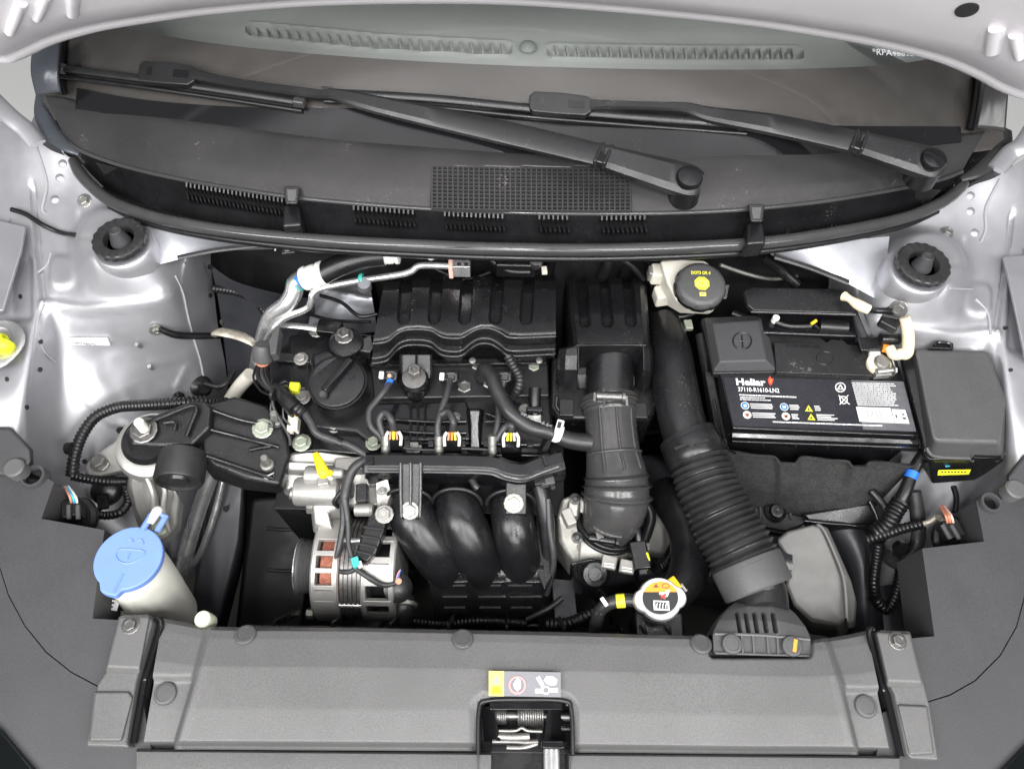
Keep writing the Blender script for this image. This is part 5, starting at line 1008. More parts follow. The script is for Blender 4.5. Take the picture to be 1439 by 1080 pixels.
def cage(p0, p1, R, n, wmm, solid_arc, name):
    a = ax_at(p0); L = (ax_at(p1)-a).length*1000
    h = lathe(name, [(R-14, 0), (R-2, .5), (R, 3), (R, 8), (R-6, 9), (R-14, 9)], a, AX, 'alu', al, 48)
    lathe('end_ring', [(R-8, L-9), (R, L-8), (R, L-2), (R-2, L), (R-12, L)], a, AX, 'alu', h, 48)
    Y = Vector((0, 1, 0)); Z = Vector((0, 0, 1))
    for i in range(n):
        t = 2*math.pi*i/n; rd = Y*math.cos(t)+Z*math.sin(t); tg_ = -Y*math.sin(t)+Z*math.cos(t)
        bar('cage_bar', a+rd*(R-3)*.001+AX*.005, a+rd*(R-3)*.001+AX*(L-4)*.001, wmm, 7, 'alu', h, 1, up=rd)
    for sa in solid_arc: lathe('cage_shell', [(R-6, 4), (R+.5, 5), (R+.5, L-4), (R-6, L-3)], a, AX, 'alu', h, 20, arc=sa)
    return h
cage(442, 480, 74, 20, 7, ((2.25, 5.2), (-.4, 1.3)), 'front_housing'); cage(508, 554, 73, 15, 9, ((2.75, 3.35), (.2, 1.0), (1.75, 2.05)), 'rear_housing')
lathe('rear_core', [(50, 0), (50, 34), (30, 40), (0, 40)], ax_at(512), AX, 'dark', al, 36)
solid('mounting_ear', [(438, 700, -.085), (470, 694, -.08), (485, 698, -.082), (482, 712, -.088), (462, 718, -.09), (468, 742, -.098), (442, 735, -.095)], [(436, 712, -.12), (470, 706, -.12), (490, 710, -.12), (486, 726, -.12), (465, 734, -.12), (470, 756, -.12), (440, 750, -.12)], 'alu', al, 4, 3); lathe('pivot_bolt', [(10, 0), (10, 8), (7, 10), (0, 10)], P(441, 712, -.1), (-1, 0, .05), 'steel', al, 6)
solid('mounting_ear', [(470, 845, -.2), (500, 848, -.2), (495, 872, -.22), (478, 872, -.22)], [(468, 850, -.24), (502, 852, -.24), (497, 880, -.25), (476, 880, -.25)], 'alu_dark', al, 3); lathe('lower_bolt', [(8, 0), (8, 10)], P(441, 862, -.22), (-1, 0, 0), 'zinc_green', al, 6)
tube('through_bolt', [ax_at(476)+Vector((0, -.060, .034)), ax_at(512)+Vector((0, -.060, .034))], 3.5, 'alu_pipe', al, 10, 2); tube('through_bolt', [ax_at(476)+Vector((0, .02, .066)), ax_at(512)+Vector((0, .02, .066))], 4, 'alu_pipe', al, 10, 2); lathe('paint_dot', [(3, 0), (3, 1), (0, 1)], ax_at(490)+Vector((0, -.062, .026)), (0, -.9, .4), 'cyan', al, 10)
k = lathe('terminal_boot', [(17, 0), (20, 4), (20, 14), (12, 18), (0, 18)], ax_at(553)+Vector((.0, -.035, .035)), (.4, -.3, 1), 'rubber', al, 24); lathe('terminal_seal', [(4, 0), (4, 4), (0, 4)], P(560, 816, -.085), (.2, -.3, 1), 'salmon', k, 12)
for i, m in enumerate(('print_blush', 'print_blue')): tube('wire', [(556+i*3, 818, -.09), (559+i*2, 806, -.082), (563, 800, -.08)], 1.0, m, k, 6, 4)
cn = thing('alternator_connector', 'black ribbed connector clipped above the alternator by a pale screw', 'connector', (520, 760, -.1))
solid('body', [(520, 720, -.07), (545, 722, -.07), (540, 745, -.072), (528, 775, -.075), (516, 790, -.08), (498, 783, -.08), (508, 752, -.074)], [(520, 726, -.10), (547, 728, -.10), (543, 752, -.10), (530, 782, -.10), (517, 797, -.10), (496, 790, -.10), (506, 758, -.10)], 'plastic', cn, 3)
for f in (.3, .5, .68, .85): bar('rib', (lerp(519, 499, f)-2, lerp(722, 783, f), -.067-.01*f), (lerp(546, 520, f)+2, lerp(724, 790, f), -.067-.01*f), 3, 4, 'rubber', cn)
bolt(540, 722, -.064, 9, 'steel', cn, (0, -.2, 1)); box('green_lock', (500, 790, -.074), 10, 14, 8, 'teal', cn, .4, 1); box('white_lock', (506, 793, -.073), 6, 9, 5, 'white_plastic', cn, .4, 1)
hb = thing('lower_coolant_hose', 'short fat black coolant hose with a steel clip beside the alternator', 'hose', (565, 880, -.2)); tube('hose', [(568, 838, -.16), (566, 855, -.16), (558, 875, -.18), (535, 900, -.2)], [15, 16, 17, 17], 'rubber_worn', hb, 20); lathe('clip', [(17.5, 0), (17.5, 5)], P(570, 846, -.157), P(566, 855, -.16)-P(568, 838, -.16), 'steel', hb, 24)
# ------------------------------------------------------------------ throttle body
tb = thing('throttle_body', 'pale cast alloy throttle body with a black gear cover under the intake elbow', 'throttle body', (845, 800, -.22))
solid('casting', [(790, 700, -.10), (812, 692, -.10), (838, 715, -.10), (850, 750, -.115), (900, 745, -.125), (905, 790, -.14), (880, 790, -.14), (805, 788, -.14), (786, 760, -.13), (783, 725, -.12)], [(780, 712, -.19), (812, 705, -.19), (845, 725, -.19), (858, 765, -.19), (905, 760, -.2), (912, 805, -.2), (880, 812, -.21), (800, 810, -.21), (778, 780, -.2), (774, 740, -.2)], 'alu_cast', tb, 6, 3)
solid('casting_lug', [(800, 702, -.088), (815, 700, -.088), (812, 725, -.095), (796, 728, -.095)], [(796, 706, -.12), (818, 704, -.12), (816, 734, -.12), (790, 736, -.12)], 'alu_dark', tb, 3); box('casting_block', (799, 728, -.09), 14, 24, 20, 'alu_cast', tb, .4, 2)
lathe('bore', [(44, -20), (44, 0), (40, 4), (37, 4)], P(848, 755, -.14), (.05, .45, .9), 'alu_cast', tb, 40); lathe('motor_barrel', [(36, 0), (38, 4), (38, 50)], P(812, 766, -.145), (1, -.05, -.05), 'alu_cast', tb, 36)
solid('gear_cover', [(800, 790, -.105), (830, 783, -.10), (870, 792, -.105), (898, 802, -.115), (896, 816, -.12), (860, 822, -.122), (825, 822, -.122), (806, 812, -.12)], [(800, 805, -.16), (830, 800, -.16), (870, 808, -.16), (898, 818, -.16), (896, 834, -.165), (860, 842, -.165), (825, 842, -.165), (806, 832, -.165)], 'plastic_gloss', tb, 4, 3)
for i in range(7): bar('cover_rib', (806+i*6, 800-i*2.2, -.1), (808+i*6, 812-i*1.5, -.112), 1.6, 3, 'plastic', tb, 0)
lathe('cover_boss', [(18, 0), (16, 4), (10, 5), (9, 2), (0, 2)], P(836, 806, -.108), (0, -.4, 1), 'plastic', tb, 24)
for x, y in ((856, 790), (881, 796)):
    box('cover_clip', (x, y, -.1), 20, 18, 8, 'alu_cast', tb, -.2, 1.5)
    for dy in (3, 7): bar('clip_slot', (x-7, y+dy-2, -.094), (x+7, y+dy, -.094), 2.4, 2, 'white_plastic', tb, 0)
for x, y, m in ((811, 755, 'rubber'), (808, 701, 'rubber')): lathe('port', [(8, 0), (8, 3), (4, 4), (3, 1), (0, 1)], P(x, y, -.098 if y > 720 else -.085), (0, -.3, 1), m, tb, 16)
lathe('clamp_screw', [(6, 0), (6, 14), (7, 15), (7, 34), (9, 36), (9, 40)], P(828, 755, -.083), (1, -.12, 0), 'plastic_gloss', tb, 12); box('clamp_end', (842, 752, -.082), 10, 12, 12, 'steel_dark', tb, .2, 1)
mc = thing('motor_connector', 'black connector with yellow marks right of the throttle body', 'connector', (900, 800, -.16)); box('body', (898, 782, -.10), 24, 40, 24, 'plastic_gloss', mc, .15, 3); tube('lead', [(898, 764, -.095), (896, 745, -.09), (890, 725, -.1)], 5, 'rubber', mc, 10); tube('yellow_mark', [(909, 776, -.088), (912, 788, -.09), (909, 800, -.095)], 1.6, 'lime', mc, 6); box('lock', (903, 800, -.095), 10, 14, 8, 'fuse_grey', mc, .1, 1)
tag(prism('bracket_plate', [(775, 812), (806, 815), (812, 872), (780, 872)], -.18, .01, 'dark_paint', None, 1), 'dark plate bracket below the throttle body', 'bracket')
solid('gearbox_case', [(895, 690, -.18), (960, 680, -.18), (985, 740, -.2), (960, 790, -.22), (905, 780, -.2)], [(885, 700, -.5), (960, 690, -.5), (1000, 760, -.5), (960, 830, -.5), (895, 800, -.5)], 'alu_dark', en, 12, 3)
box('gearbox_end', Vector((.32, .25, -.42)), 330, 230, 200, 'dark_paint', en, 0, 20, seg=4)
# ------------------------------------------------------------------ radiator filler and hoses
rc = thing('pressure_cap', 'silver radiator cap with orange and black warning print', 'radiator cap', (927, 845, -.05))
o = P(927.5, 841, -.020)
def capr(a, i): return 1+.27*(max(0, abs(math.cos(a-.12))-.86)/.14)**.9
lathe('cap_shell', [(24, -12), (25.6, -10), (26.6, -3), (26, 0), (25, 1.2), (23.5, 1.2), (0, 1.2)], o, (0, 0, 1), 'alu_pipe', rc, 72, rmod=capr)
z1 = -.0182
def half(c, r, y0, top, n=24):
    pts = []
    for i in range(n+1):
        t = lerp(0, math.pi, i/n) if top else lerp(math.pi, 2*math.pi, i/n); pts.append((c[0]+math.cos(t)*r, c[1]-math.sin(t)*r*.9))
    return pts
a0 = math.asin(.36)
po = [(928+25*math.cos(t), 839.5-23*math.sin(t)) for t in [lerp(a0, math.pi-a0, i/16) for i in range(17)]]; pb = [(928+25*math.cos(t), 839.5-23*math.sin(t)) for t in [lerp(math.pi-a0, 2*math.pi+a0, i/26) for i in range(27)]]
patch('orange_field', po, z1, 'orange', rc); patch('black_field', pb, z1, 'print_black', rc)
patch('warning_triangle', [(922, 819), (926, 825), (918, 825)], z1+.0003, 'copper', rc); tube('manual_icon', [(932, 820, z1), (939, 820, z1), (940, 825, z1), (931, 825, z1), (932, 820, z1)], .6, 'copper', rc, 6, 2)
patch('hand_icon', [(936, 829), (942, 828), (938, 838), (930, 838), (926, 834), (927, 831), (934, 832)], z1+.0003, 'print_white', rc); patch('cross_icon', [(927, 833), (930, 836), (935, 833), (937, 836), (934, 838), (936, 841), (933, 841), (931, 839), (928, 841), (930, 838), (927, 836)], z1+.0006, 'print_red', rc)
patch('steam_frame', [(918, 843), (940, 844), (941, 857.5), (919, 856.5)], z1+.0003, 'print_white', rc); patch('steam_frame', [(920.5, 845), (938, 846), (938.5, 855.2), (921.2, 854.2)], z1+.0006, 'print_black', rc)
for i in range(4): tube('steam_icon', [(923+i*4.3, 854, z1+.0006), (922.5+i*4.3, 851, z1+.0006), (924+i*4.3, 847, z1+.0006)], .7, 'print_white', rc, 6, 3, flat=.4)
fn = thing('radiator_neck', 'black radiator filler neck below the silver cap', 'radiator neck', (922, 890, -.1)); lathe('neck', [(24, -70), (24, -30), (27, -24), (27, -14)], o, (0, -.05, 1), 'plastic_gloss', fn, 36); box('tank_block', P(922, 890, -.085), 62, 46, 60, 'plastic_gloss', fn, 0, 5, seg=3); tube('neck_rib', [(903, 872, -.04), (908, 890, -.055)], 2, 'hose_grey', fn, 6); tube('neck_rib', [(940, 874, -.04), (942, 890, -.055)], 2, 'hose_grey', fn, 6)
oh = thing('overflow_hose', 'thin overflow hose with a yellow-green mark left of the radiator cap', 'hose', (840, 880, -.08)); tube('hose', [(897, 844, -.034), (875, 843, -.036), (855, 848, -.042), (842, 860, -.055), (836, 885, -.08), (834, 900, -.1)], 8, 'rubber_worn', oh, 14); tube('mark', [(866, 844.2, -.0375), (878, 843.2, -.0358)], 8.7, 'lime', oh, 16, 3); box('clip', (849, 845, -.032), 5, 12, 3, 'white_plastic', oh, .6, .8)
th = thing('top_radiator_hose', 'thick black radiator hose curving down to the radiator behind the silver cap', 'hose', (960, 820, -.1)); tube('hose', [(930, 690, -.15), (952, 715, -.13), (968, 745, -.12), (972, 780, -.11), (962, 815, -.095), (945, 838, -.085)], [26, 29, 30, 29, 25, 22], 'rubber', th, 26, 10); box('yellow_tag', (946, 821, -.055), 14, 18, 10, 'yellow', th, .6, 2); bar('hose_clip', (955, 820, -.06), (963, 830, -.066), 4, 8, 'steel', th)
tag(conduit('corrugated_hose', [(770, 878, -.17), (800, 876, -.16), (830, 862, -.16), (850, 850, -.17)], 9, 'rubber', pitch=.006, amp=.18), 'ribbed loom lying low behind the radiator cover, left of the cap', 'wiring')
tag(conduit('corrugated_hose', [(922, 800, -.15), (935, 792, -.16), (945, 775, -.17), (952, 760, -.18)], 9, 'rubber', pitch=.006, amp=.18), 'ribbed hose section rising behind the radiator cap', 'hose')
# ------------------------------------------------------------------ cold-air duct
cdn = thing('air_duct', 'long black cold-air duct with ribbed hose running forward to a slotted snorkel', 'air duct', (1000, 880, -.1))
dp = [(932, 452, -.045), (940, 490, -.03), (948, 540, -.026), (958, 590, -.026), (968, 622, -.028)]
tube('upper_pipe', dp, [26, 31, 32, 32, 33], 'plastic', cdn, 36, 10, flat=.95)
A, B = P(965, 612, -.028), P(985, 655, -.03); lathe('collar', [(36, 0), (40, 1), (41, 8), (40, 9), (41, 14), (42, 30), (40, 40), (38, 42)], A, B-A, 'plastic', cdn, 44)
for a in (-.5, .35): bar('collar_slot', (948+a*0+(18 if a > 0 else 0)*1.6, 631-(6 if a > 0 else 0), .012), (966+(18 if a > 0 else 0)*1.6, 624-(6 if a > 0 else 0), .014), 4, 3, 'dark', cdn, 0)
HP = [(982, 648, -.03), (1000, 695, -.034), (1022, 740, -.038), (1042, 778, -.04), (1052, 798, -.042)]
L0 = sum((P(a)-P(b)).length for a, b in zip(HP, HP[1:])); pit = L0/17.5
tube('corrugated_hose', HP, [39, 41, 43, 43, 42], 'rubber_worn', cdn, 44, 8, rf=lambda s, L: 1+.055*math.cos(2*math.pi*s/pit)+.012*math.cos(6*math.pi*s/pit), step=.0011)
A, B = P(1047, 788, -.042), P(1064, 824, -.045); lathe('lower_cuff', [(42, 0), (45, 1), (46, 4), (45, 38), (43, 40), (36, 40)], A, B-A, 'fuse_grey', cdn, 44)
tube('outlet', [(1058, 815, -.044), (1068, 838, -.046), (1074, 862, -.040)], [36, 34, 30], 'plastic_soft', cdn, 32, 6)
def sn_d(x, y, u, v):
    d = 0
    for gx in (1036, 1048, 1060, 1073, 1086): d -= .014*ss(3.2, 1.6, seg_d(x, y, (gx, 862), (gx+4, 886)))
    return d
sheet('snorkel', [[(1036, 842, -.045), (1056, 838, -.036), (1080, 838, -.034), (1098, 845, -.04)], [(1022, 856, -.032), (1050, 852, -.022), (1085, 853, -.02), (1118, 862, -.028)], [(1010, 872, -.020), (1045, 870, -.012), (1095, 872, -.010), (1132, 880, -.014)], [(1002, 888, -.012), (1040, 889, -.008), (1100, 892, -.006), (1139, 896, -.008)]], 'fuse_grey', cdn, 180, 90, sn_d, smooth='pl', skirt=.04)
sheet('snorkel_flange', [[(1002, 889, -.009), (1070, 891, -.009), (1139, 897, -.009)], [(1003, 917, -.008), (1070, 919, -.008), (1139, 921, -.008)]], 'fuse_grey', cdn, 60, 24, smooth='pl', skirt=.006)
for x in (1042, 1058, 1078, 1092): tube('flange_rib', [(x, 890, -.007), (x+2, 918, -.006)], 1.4, 'panel_grey', cdn, 6, 2)
tube('flange_rib', [(1004, 890, -.007), (1070, 892, -.006), (1138, 898, -.006)], 1.6, 'panel_grey', cdn, 6); tube('flange_rib', [(1005, 917, -.006), (1070, 919, -.006), (1137, 921, -.006)], 1.4, 'panel_grey', cdn, 6)
for x, y, mk in ((1028, 905, 0), (1112, 908, 1)):
    a = P(x, y, -.006); c = lathe('push_clip', [(12, 0), (12, 2.5), (11, 4), (8, 4.5), (7.5, 3.8), (0, 4)], a, (0, 0, 1), 'fuse_grey', cdn, 24)
    if mk: build('paint_mark', [a+Vector((q[0], q[1], .0046)) for q in ((-.001, -.006), (.003, -.007), (.007, .007), (.003, .008))], [(0, 1, 2, 3)], 'orange', c, False)
# ------------------------------------------------------------------ grey chamber right of the duct
rb = thing('duct_chamber', 'light grey plastic resonance chamber between the duct and the right lamp', 'chamber', (1150, 860, -.15))
solid('shell', [(1090, 758, -.05), (1106, 745, -.045), (1142, 736, -.04), (1154, 738, -.042), (1170, 770, -.052), (1186, 812, -.062), (1188, 868, -.075), (1180, 878, -.085), (1140, 872, -.085), (1116, 850, -.08), (1104, 822, -.07), (1110, 790, -.06)], [(1086, 768, -.13), (1104, 755, -.13), (1142, 748, -.13), (1156, 750, -.13), (1174, 785, -.14), (1192, 830, -.15), (1192, 890, -.16), (1182, 898, -.16), (1140, 892, -.16), (1112, 870, -.16), (1100, 840, -.15), (1104, 805, -.14)], 'box_grey', rb, 8, 4)
tube('shell_seam', [(1148, 736, -.038), (1158, 745, -.042), (1172, 775, -.05), (1186, 815, -.058), (1190, 868, -.071)], 2.5, 'box_grey', rb, 8, 6)
solid('shell_flange', [(1154, 737, -.044), (1163, 740, -.05), (1196, 815, -.068), (1202, 838, -.072), (1200, 872, -.082), (1190, 874, -.08), (1187, 812, -.064), (1172, 772, -.054)], [(1154, 741, -.07), (1164, 746, -.075), (1198, 824, -.09), (1204, 848, -.095), (1202, 882, -.1), (1190, 884, -.1), (1187, 822, -.09), (1172, 780, -.075)], 'box_grey', rb, 3)
lathe('chamber_neck', [(34, 0), (34, 40)], P(1100, 790, -.09), (-1, .1, .05), 'plastic', rb, 24)
# ------------------------------------------------------------------ battery
bt = thing('car_battery', 'black car battery with a printed label and white lettering', 'battery', (1150, 620, -.18))
case = [(1002, 470), (1252, 476), (1270, 533), (1293, 613), (1030, 602), (1012, 528)]
prism('case', case, -.014, .17, 'plastic_gloss', bt, 2.5, 3)
prism('lid_plate', [(1088, 481), (1160, 482), (1168, 476), (1185, 478), (1192, 484), (1246, 485), (1252, 518), (1256, 529), (1091, 523)], -.006, .01, 'plastic_soft', bt, 1.2)
prism('label', [(1016, 530), (1270, 535.5), (1288, 606), (1031, 598)], -.0128, .001, 'label_black', bt, 0, smooth=False)
zl = -.0122
patch('label_panel', [(1196, 534), (1269.5, 536), (1287.5, 606), (1213, 603)], zl, 'label_side', bt)
writing('brand_lettering', 'Heliar', (1035, 540.5), (1076.5, 541.5), zl+.0004, 9.5, 'print_white', bt, .035)
patch('brand_flame', [(1079, 533), (1082, 528), (1084, 532), (1087, 531), (1086, 537), (1083, 542), (1080, 538)], zl+.0004, 'print_red', bt); patch('brand_flame', [(1082.5, 531), (1085, 535), (1083, 535), (1084, 539), (1081, 535.5), (1083, 535)], zl+.0007, 'orange', bt)
writing('part_number', '37110-R1610-LN2', (1037.5, 549.5), (1095.5, 551.5), zl+.0004, 6.2, 'print_white', bt, .012)
def lines(x0, x1, y, n, dy, h=1.0, slope=.016, gap=0, m='print_white', ragged=0, nm='label_text'):
    for i in range(n):
        e = x1-(random.random()*ragged); sh_ = i*dy*.26; y0 = y+i*dy
        if gap:
            x = x0
            while x < e:
                w_ = 2+random.random()*gap; patch(nm, [(x+sh_, y0+(x-x0)*slope), (min(x+w_, e)+sh_, y0+(min(x+w_, e)-x0)*slope), (min(x+w_, e)+sh_, y0+h+(min(x+w_, e)-x0)*slope), (x+sh_, y0+h+(x-x0)*slope)], zl+.0004, m, bt); x += w_+.8
        else: patch(nm, [(x0+sh_, y0), (e+sh_, y0+(e-x0)*slope), (e+sh_, y0+h+(e-x0)*slope), (x0+sh_, y0+h)], zl+.0004, m, bt)
lines(1039, 1119, 553.6, 1, 3, 1.7, .042, 5); lines(1040, 1075, 557.5, 1, 3, 1.1, .03, 6); lines(1040, 1083, 560.4, 1, 3, 1.1, .03, 6)
for x, y, m in ((1047, 569.5, 'print_blue'), (1102, 571.5, 'print_blue'), (1050, 582.5, 'print_pink'), (1104.5, 584.5, 'print_pink')):
    disc('safety_icon', x, y, zl+.0004, 5.9, 'print_white', bt, 18); disc('safety_icon', x, y, zl+.0007, 5.1, m, bt, 18); patch('safety_icon', [(x-2.6, y-1.5), (x+2.6, y-1.6), (x+2.2, y+1.8), (x-1, y+2.2)], zl+.001, 'print_white' if m == 'print_blue' else 'copper', bt)
for x, y in ((1137, 574), (1140.5, 586)): patch('hazard_icon', [(x-1, y-5), (x+5.5, y+4), (x-5.5, y+3.4)], zl+.0004, 'sign_yellow', bt); patch('hazard_icon', [(x-.8, y-2), (x+1.4, y+2.2), (x-2, y+2)], zl+.0007, 'print_black', bt)
lines(1054, 1087, 566.8, 3, 2.7, 1.1, .03, 0, ragged=5); lines(1109, 1124, 568.6, 3, 2.7, 1.1, .03, 0, ragged=4); lines(1144, 1153, 570, 3, 2.7, 1.1, .03, 0, ragged=2); lines(1057, 1093, 579.5, 3, 2.7, 1.1, .03, 0, ragged=6); lines(1112, 1122, 581.6, 3, 2.7, 1.1, .03, 0, ragged=2); lines(1147, 1178, 581.8, 4, 2.4, 1.0, .03, 0, ragged=14)
lines(1086, 1240, 591.6, 1, 3, 1.5, .036, 9)
tube('recycling_icon', [P(1181+6.8*math.cos(t), 544+6.3*math.sin(t), zl+.0004) for t in [2*math.pi*i/16 for i in range(17)]], .8, 'print_white', bt, 6, 2, flat=.4); patch('recycling_icon', [(1181, 539), (1186, 547), (1176, 547)], zl+.0005, 'print_white', bt); patch('recycling_icon', [(1181, 542.5), (1183.3, 546), (1178.7, 546)], zl+.0008, 'label_black', bt)
for p in ([(1178, 555), (1194, 568)], [(1192, 555), (1180, 568)], [(1180, 557), (1190, 557.5), (1189, 566), (1182, 566), (1180, 557)]): tube('bin_icon', [(x, y, zl+.0003) for x, y in p], .7, 'print_white', bt, 6, 2, flat=.4)
for i in range(12):
    x0 = 1197+i*.75; lines(x0, x0+62, 537.5+i*2.75, 1, 1, 1.0, .02, 7, ragged=10)
patch('barcode_sticker', [(1203, 571.5), (1251, 573), (1257, 594), (1208, 592)], zl+.0006, 'print_white', bt)
for i in range(14): x = 1214+i*2.1; patch('barcode_bar', [(x, 575.5+i*.06), (x+(1.3 if i % 3 else .7), 575.5+i*.06), (x+2.3+(1.3 if i % 3 else .7), 585.5+i*.06), (x+2.3, 585.5+i*.06)], zl+.0009, 'print_grey', bt)
patch('date_sticker', [(1253, 574.5), (1272, 575.5), (1278, 595), (1258, 594)], zl+.0006, 'print_white', bt)
for q in ([(1258, 582), (1260, 582), (1261, 587), (1259, 587)], [(1267, 581), (1271, 581), (1271.5, 583), (1267.5, 583)], [(1268, 586), (1273, 586.4), (1273.5, 589), (1269, 588.5)]): patch('date_print', q, zl+.0009, 'print_black', bt)
# step, carrying ledge and front face bands
for y0, y1, zz, dz, m in ((611, 625, -.026, .012, 'plastic_gloss'), (617, 640, -.045, .03, 'plastic')):
    solid('case_ledge', [(1028, y0-4, zz), (1292, y0+6, zz), (1292, y0+14, zz-.004), (1028, y0+4, zz-.004)], [(1028, y0-2, zz-dz), (1292, y0+8, zz-dz), (1292, y0+18, zz-dz), (1028, y0+9, zz-dz)], m, bt, 1.5)
for i in range(5): x = 1070+i*45; solid('ledge_tab', [(x, 621+i*1.6, -.05), (x+4, 621+i*1.6, -.05), (x+3, 626+i*1.6, -.054)], [(x-1, 623+i*1.6, -.06), (x+5, 623+i*1.6, -.06), (x+4, 629+i*1.6, -.06)], 'plastic_soft', bt, .3)
writing('lid_embossing', '01054 020876/00', (1105, 487), (1153, 489.5), -.0055, 5, 'plastic_gloss', bt)
tube('lid_ring', [P(1159+12*math.cos(t), 503+9*math.sin(t), -.0058) for t in [2*math.pi*i/16 for i in range(17)]], .5, 'plastic_gloss', bt, 6, 2); lathe('vent_plug', [(3.5, 0), (3, 1.5), (0, 1.5)], P(1137, 519, -.006), (0, 0, 1), 'fuse_grey', bt, 12)
# positive pole cover
pc = thing('pole_cover', 'square dark grey positive pole cover with a moulded plus sign', 'battery cover', (1040, 500, -.02))
solid('cover', [(1002, 454, .006), (1066, 450, .006), (1077, 506, .003), (1012, 508, .003)], [(988, 446, -.010), (1075, 442, -.010), (1093, 522, -.012), (1002, 523, -.012)], 'lamp_grey', pc, 2.5, 3)
prism('rim', [(986, 447), (1075, 443), (1094, 523), (1002, 525)], -.011, .012, 'plastic_soft', pc, 2)
tube('moulded_ring', [P(1043+13*math.cos(t), 479+12*math.sin(t), .0052) for t in [2*math.pi*i/20 for i in range(21)]], .9, 'plastic', pc, 6, 2)
for p in ([(1032, 479), (1053, 479)], [(1042, 470), (1044, 488)]): tube('plus_sign', [(x, y, .0052) for x, y in p], .9, 'plastic', pc, 6, 2)
# negative clamp
ng = thing('negative_terminal', 'brass and steel negative battery clamp with a black sensor block', 'terminal', (1235, 515, -.01))
lathe('post', [(13, 0), (13, 10), (10, 18), (9, 19), (0, 19)], P(1233, 516, -.014), (0, 0, 1), 'steel', ng, 24); lathe('clamp_ring', [(12, 0), (17, 1), (17, 9), (12, 10)], P(1232, 515, -.010), (0, 0, 1), 'cream_tape', ng, 24)
prism('clamp_ear', [(1228, 518), (1236, 513), (1256, 518), (1254, 526), (1232, 528)], .0, .012, 'steel', ng, 1.5); lathe('clamp_bolt', [(4, 0), (4, 26)], P(1232, 522, .0), (1, .12, .05), 'steel', ng, 10); bolt(0, 0, 0, 5.5, 'steel', ng, (1, .1, 0), o=P(1254, 520, .0), name='clamp_nut')
solid('sensor_block', [(1204, 474, .012), (1240, 472, .012), (1244, 490, .008), (1210, 493, .008)], [(1204, 478, -.012), (1242, 476, -.012), (1246, 498, -.014), (1211, 500, -.014)], 'plastic', ng, 2); prism('sensor_tab', [(1222, 494), (1238, 493), (1238, 504), (1224, 506)], .0, .006, 'white_plastic', ng, 1)
box('red_wire', (1244, 487, .008), 8, 16, 8, 'orange', ng, -.2, 1.5); lathe('sensor_plug', [(8, 0), (8, 26)], P(1237, 476, .016), (1, .02, 0), 'plastic', ng, 14); tube('sense_wire', [(1248, 492, .004), (1257, 515, -.002), (1252, 528, -.006)], 1.2, 'steel', ng, 6)
ec = thing('earth_cable', 'black battery earth cable wrapped in cream tape, bolted to the right wing', 'cable', (1265, 430, .0))
tube('taped_cable', [P(1250, 488, .012), P(1256, 498, .012), P(1266, 497, .014), on(wing_r, 1272, 484, .018)[0], on(wing_r, 1273, 462, .014)[0], on(wing_r, 1270, 440, .012)[0]], [6.5, 7.5, 8, 8, 8, 7], 'cream_tape', ec, 16); box('cable_boot', on(wing_r, 1252, 447, .008)[0], 26, 34, 14, 'rubber', ec, -.6, 3); bar('boot_band', on(wing_r, 1243, 440, .018)[0], on(wing_r, 1258, 452, .018)[0], 4, 3, 'hose_grey', ec); bolt(0, 0, 0, 8, 'steel_dark', ec, on(wing_r, 1264, 430)[1], o=on(wing_r, 1264, 430, .010)[0]); tube('lead', [on(wing_r, 1260, 433, .012)[0], on(wing_r, 1237, 436, .012)[0], P(1216, 434, .05)], 4.5, 'rubber', ec, 10); tube('taped_end', [(1221, 435, .05), (1206, 428, .052), (1194, 420, .052), (1186, 416, .048)], [7, 7.5, 5, 7], 'cream_tape', ec, 12)
# felt jacket and tray round the battery
fj = thing('battery_jacket', 'dark felt insulating jacket around the battery front', 'battery jacket', (1150, 740, -.2))
topj = [(1010, 634), (1030, 637), (1060, 640), (1088, 642), (1096, 652), (1118, 654), (1126, 644), (1160, 647), (1190, 648), (1198, 656), (1216, 657), (1224, 650), (1260, 654), (1284, 655), (1294, 638)]
botj = [(1020, 700), (1040, 708), (1062, 714), (1088, 718), (1096, 720), (1118, 725), (1130, 728), (1150, 731), (1170, 734), (1185, 736), (1198, 737), (1206, 737), (1214, 730), (1236, 706), (1270, 668)]
sheet('front_flap', [[(a[0], a[1], -.062) for a in topj], [(a[0], a[1]+2, -.066) for a in topj], [(lerp(a[0], b[0], .5), lerp(a[1], b[1], .5), -.105) for a, b in zip(topj, botj)], [(b[0], b[1], -.15) for b in botj]], 'felt', fj, 90, 30, lambda x, y, u, v: .003*math.sin(x*.05+y*.08), smooth='pl', thick=.004)
solid('side_flap', [(990, 520, -.03), (1002, 524, -.03), (1024, 632, -.055), (1012, 640, -.055)], [(985, 530, -.18), (1000, 530, -.18), (1026, 690, -.18), (1012, 700, -.18)], 'felt', fj, 3)
tube('flap_hem', [(x, y-.5, -.061) for x, y in topj], 1.6, 'felt', fj, 6, 4)
tube('tray_cord', [(1003, 560, -.03), (1012, 600, -.04), (1022, 628, -.05), (1034, 637, -.055)], 1.6, 'plastic_gloss', fj, 6)
by = thing('battery_tray', 'dark metal battery tray with a rubber stud below the felt jacket', 'battery tray', (1110, 740, -.22))
prism('tray_plate', [(1048, 700), (1140, 706), (1142, 718), (1128, 735), (1105, 745), (1062, 738)], -.15, .012, 'lamp_grey', by, 2); lathe('rubber_stud', [(16, 0), (16, 6), (11, 9), (9, 14), (4, 15), (0, 14)], P(1088, 719, -.15), (0, -.2, 1), 'rubber', by, 24)
for x in (1068, 1110): tube('tray_rib', [(x, 712, -.148), (x+1, 730, -.149)], 2.5, 'lamp_grey', by, 8)
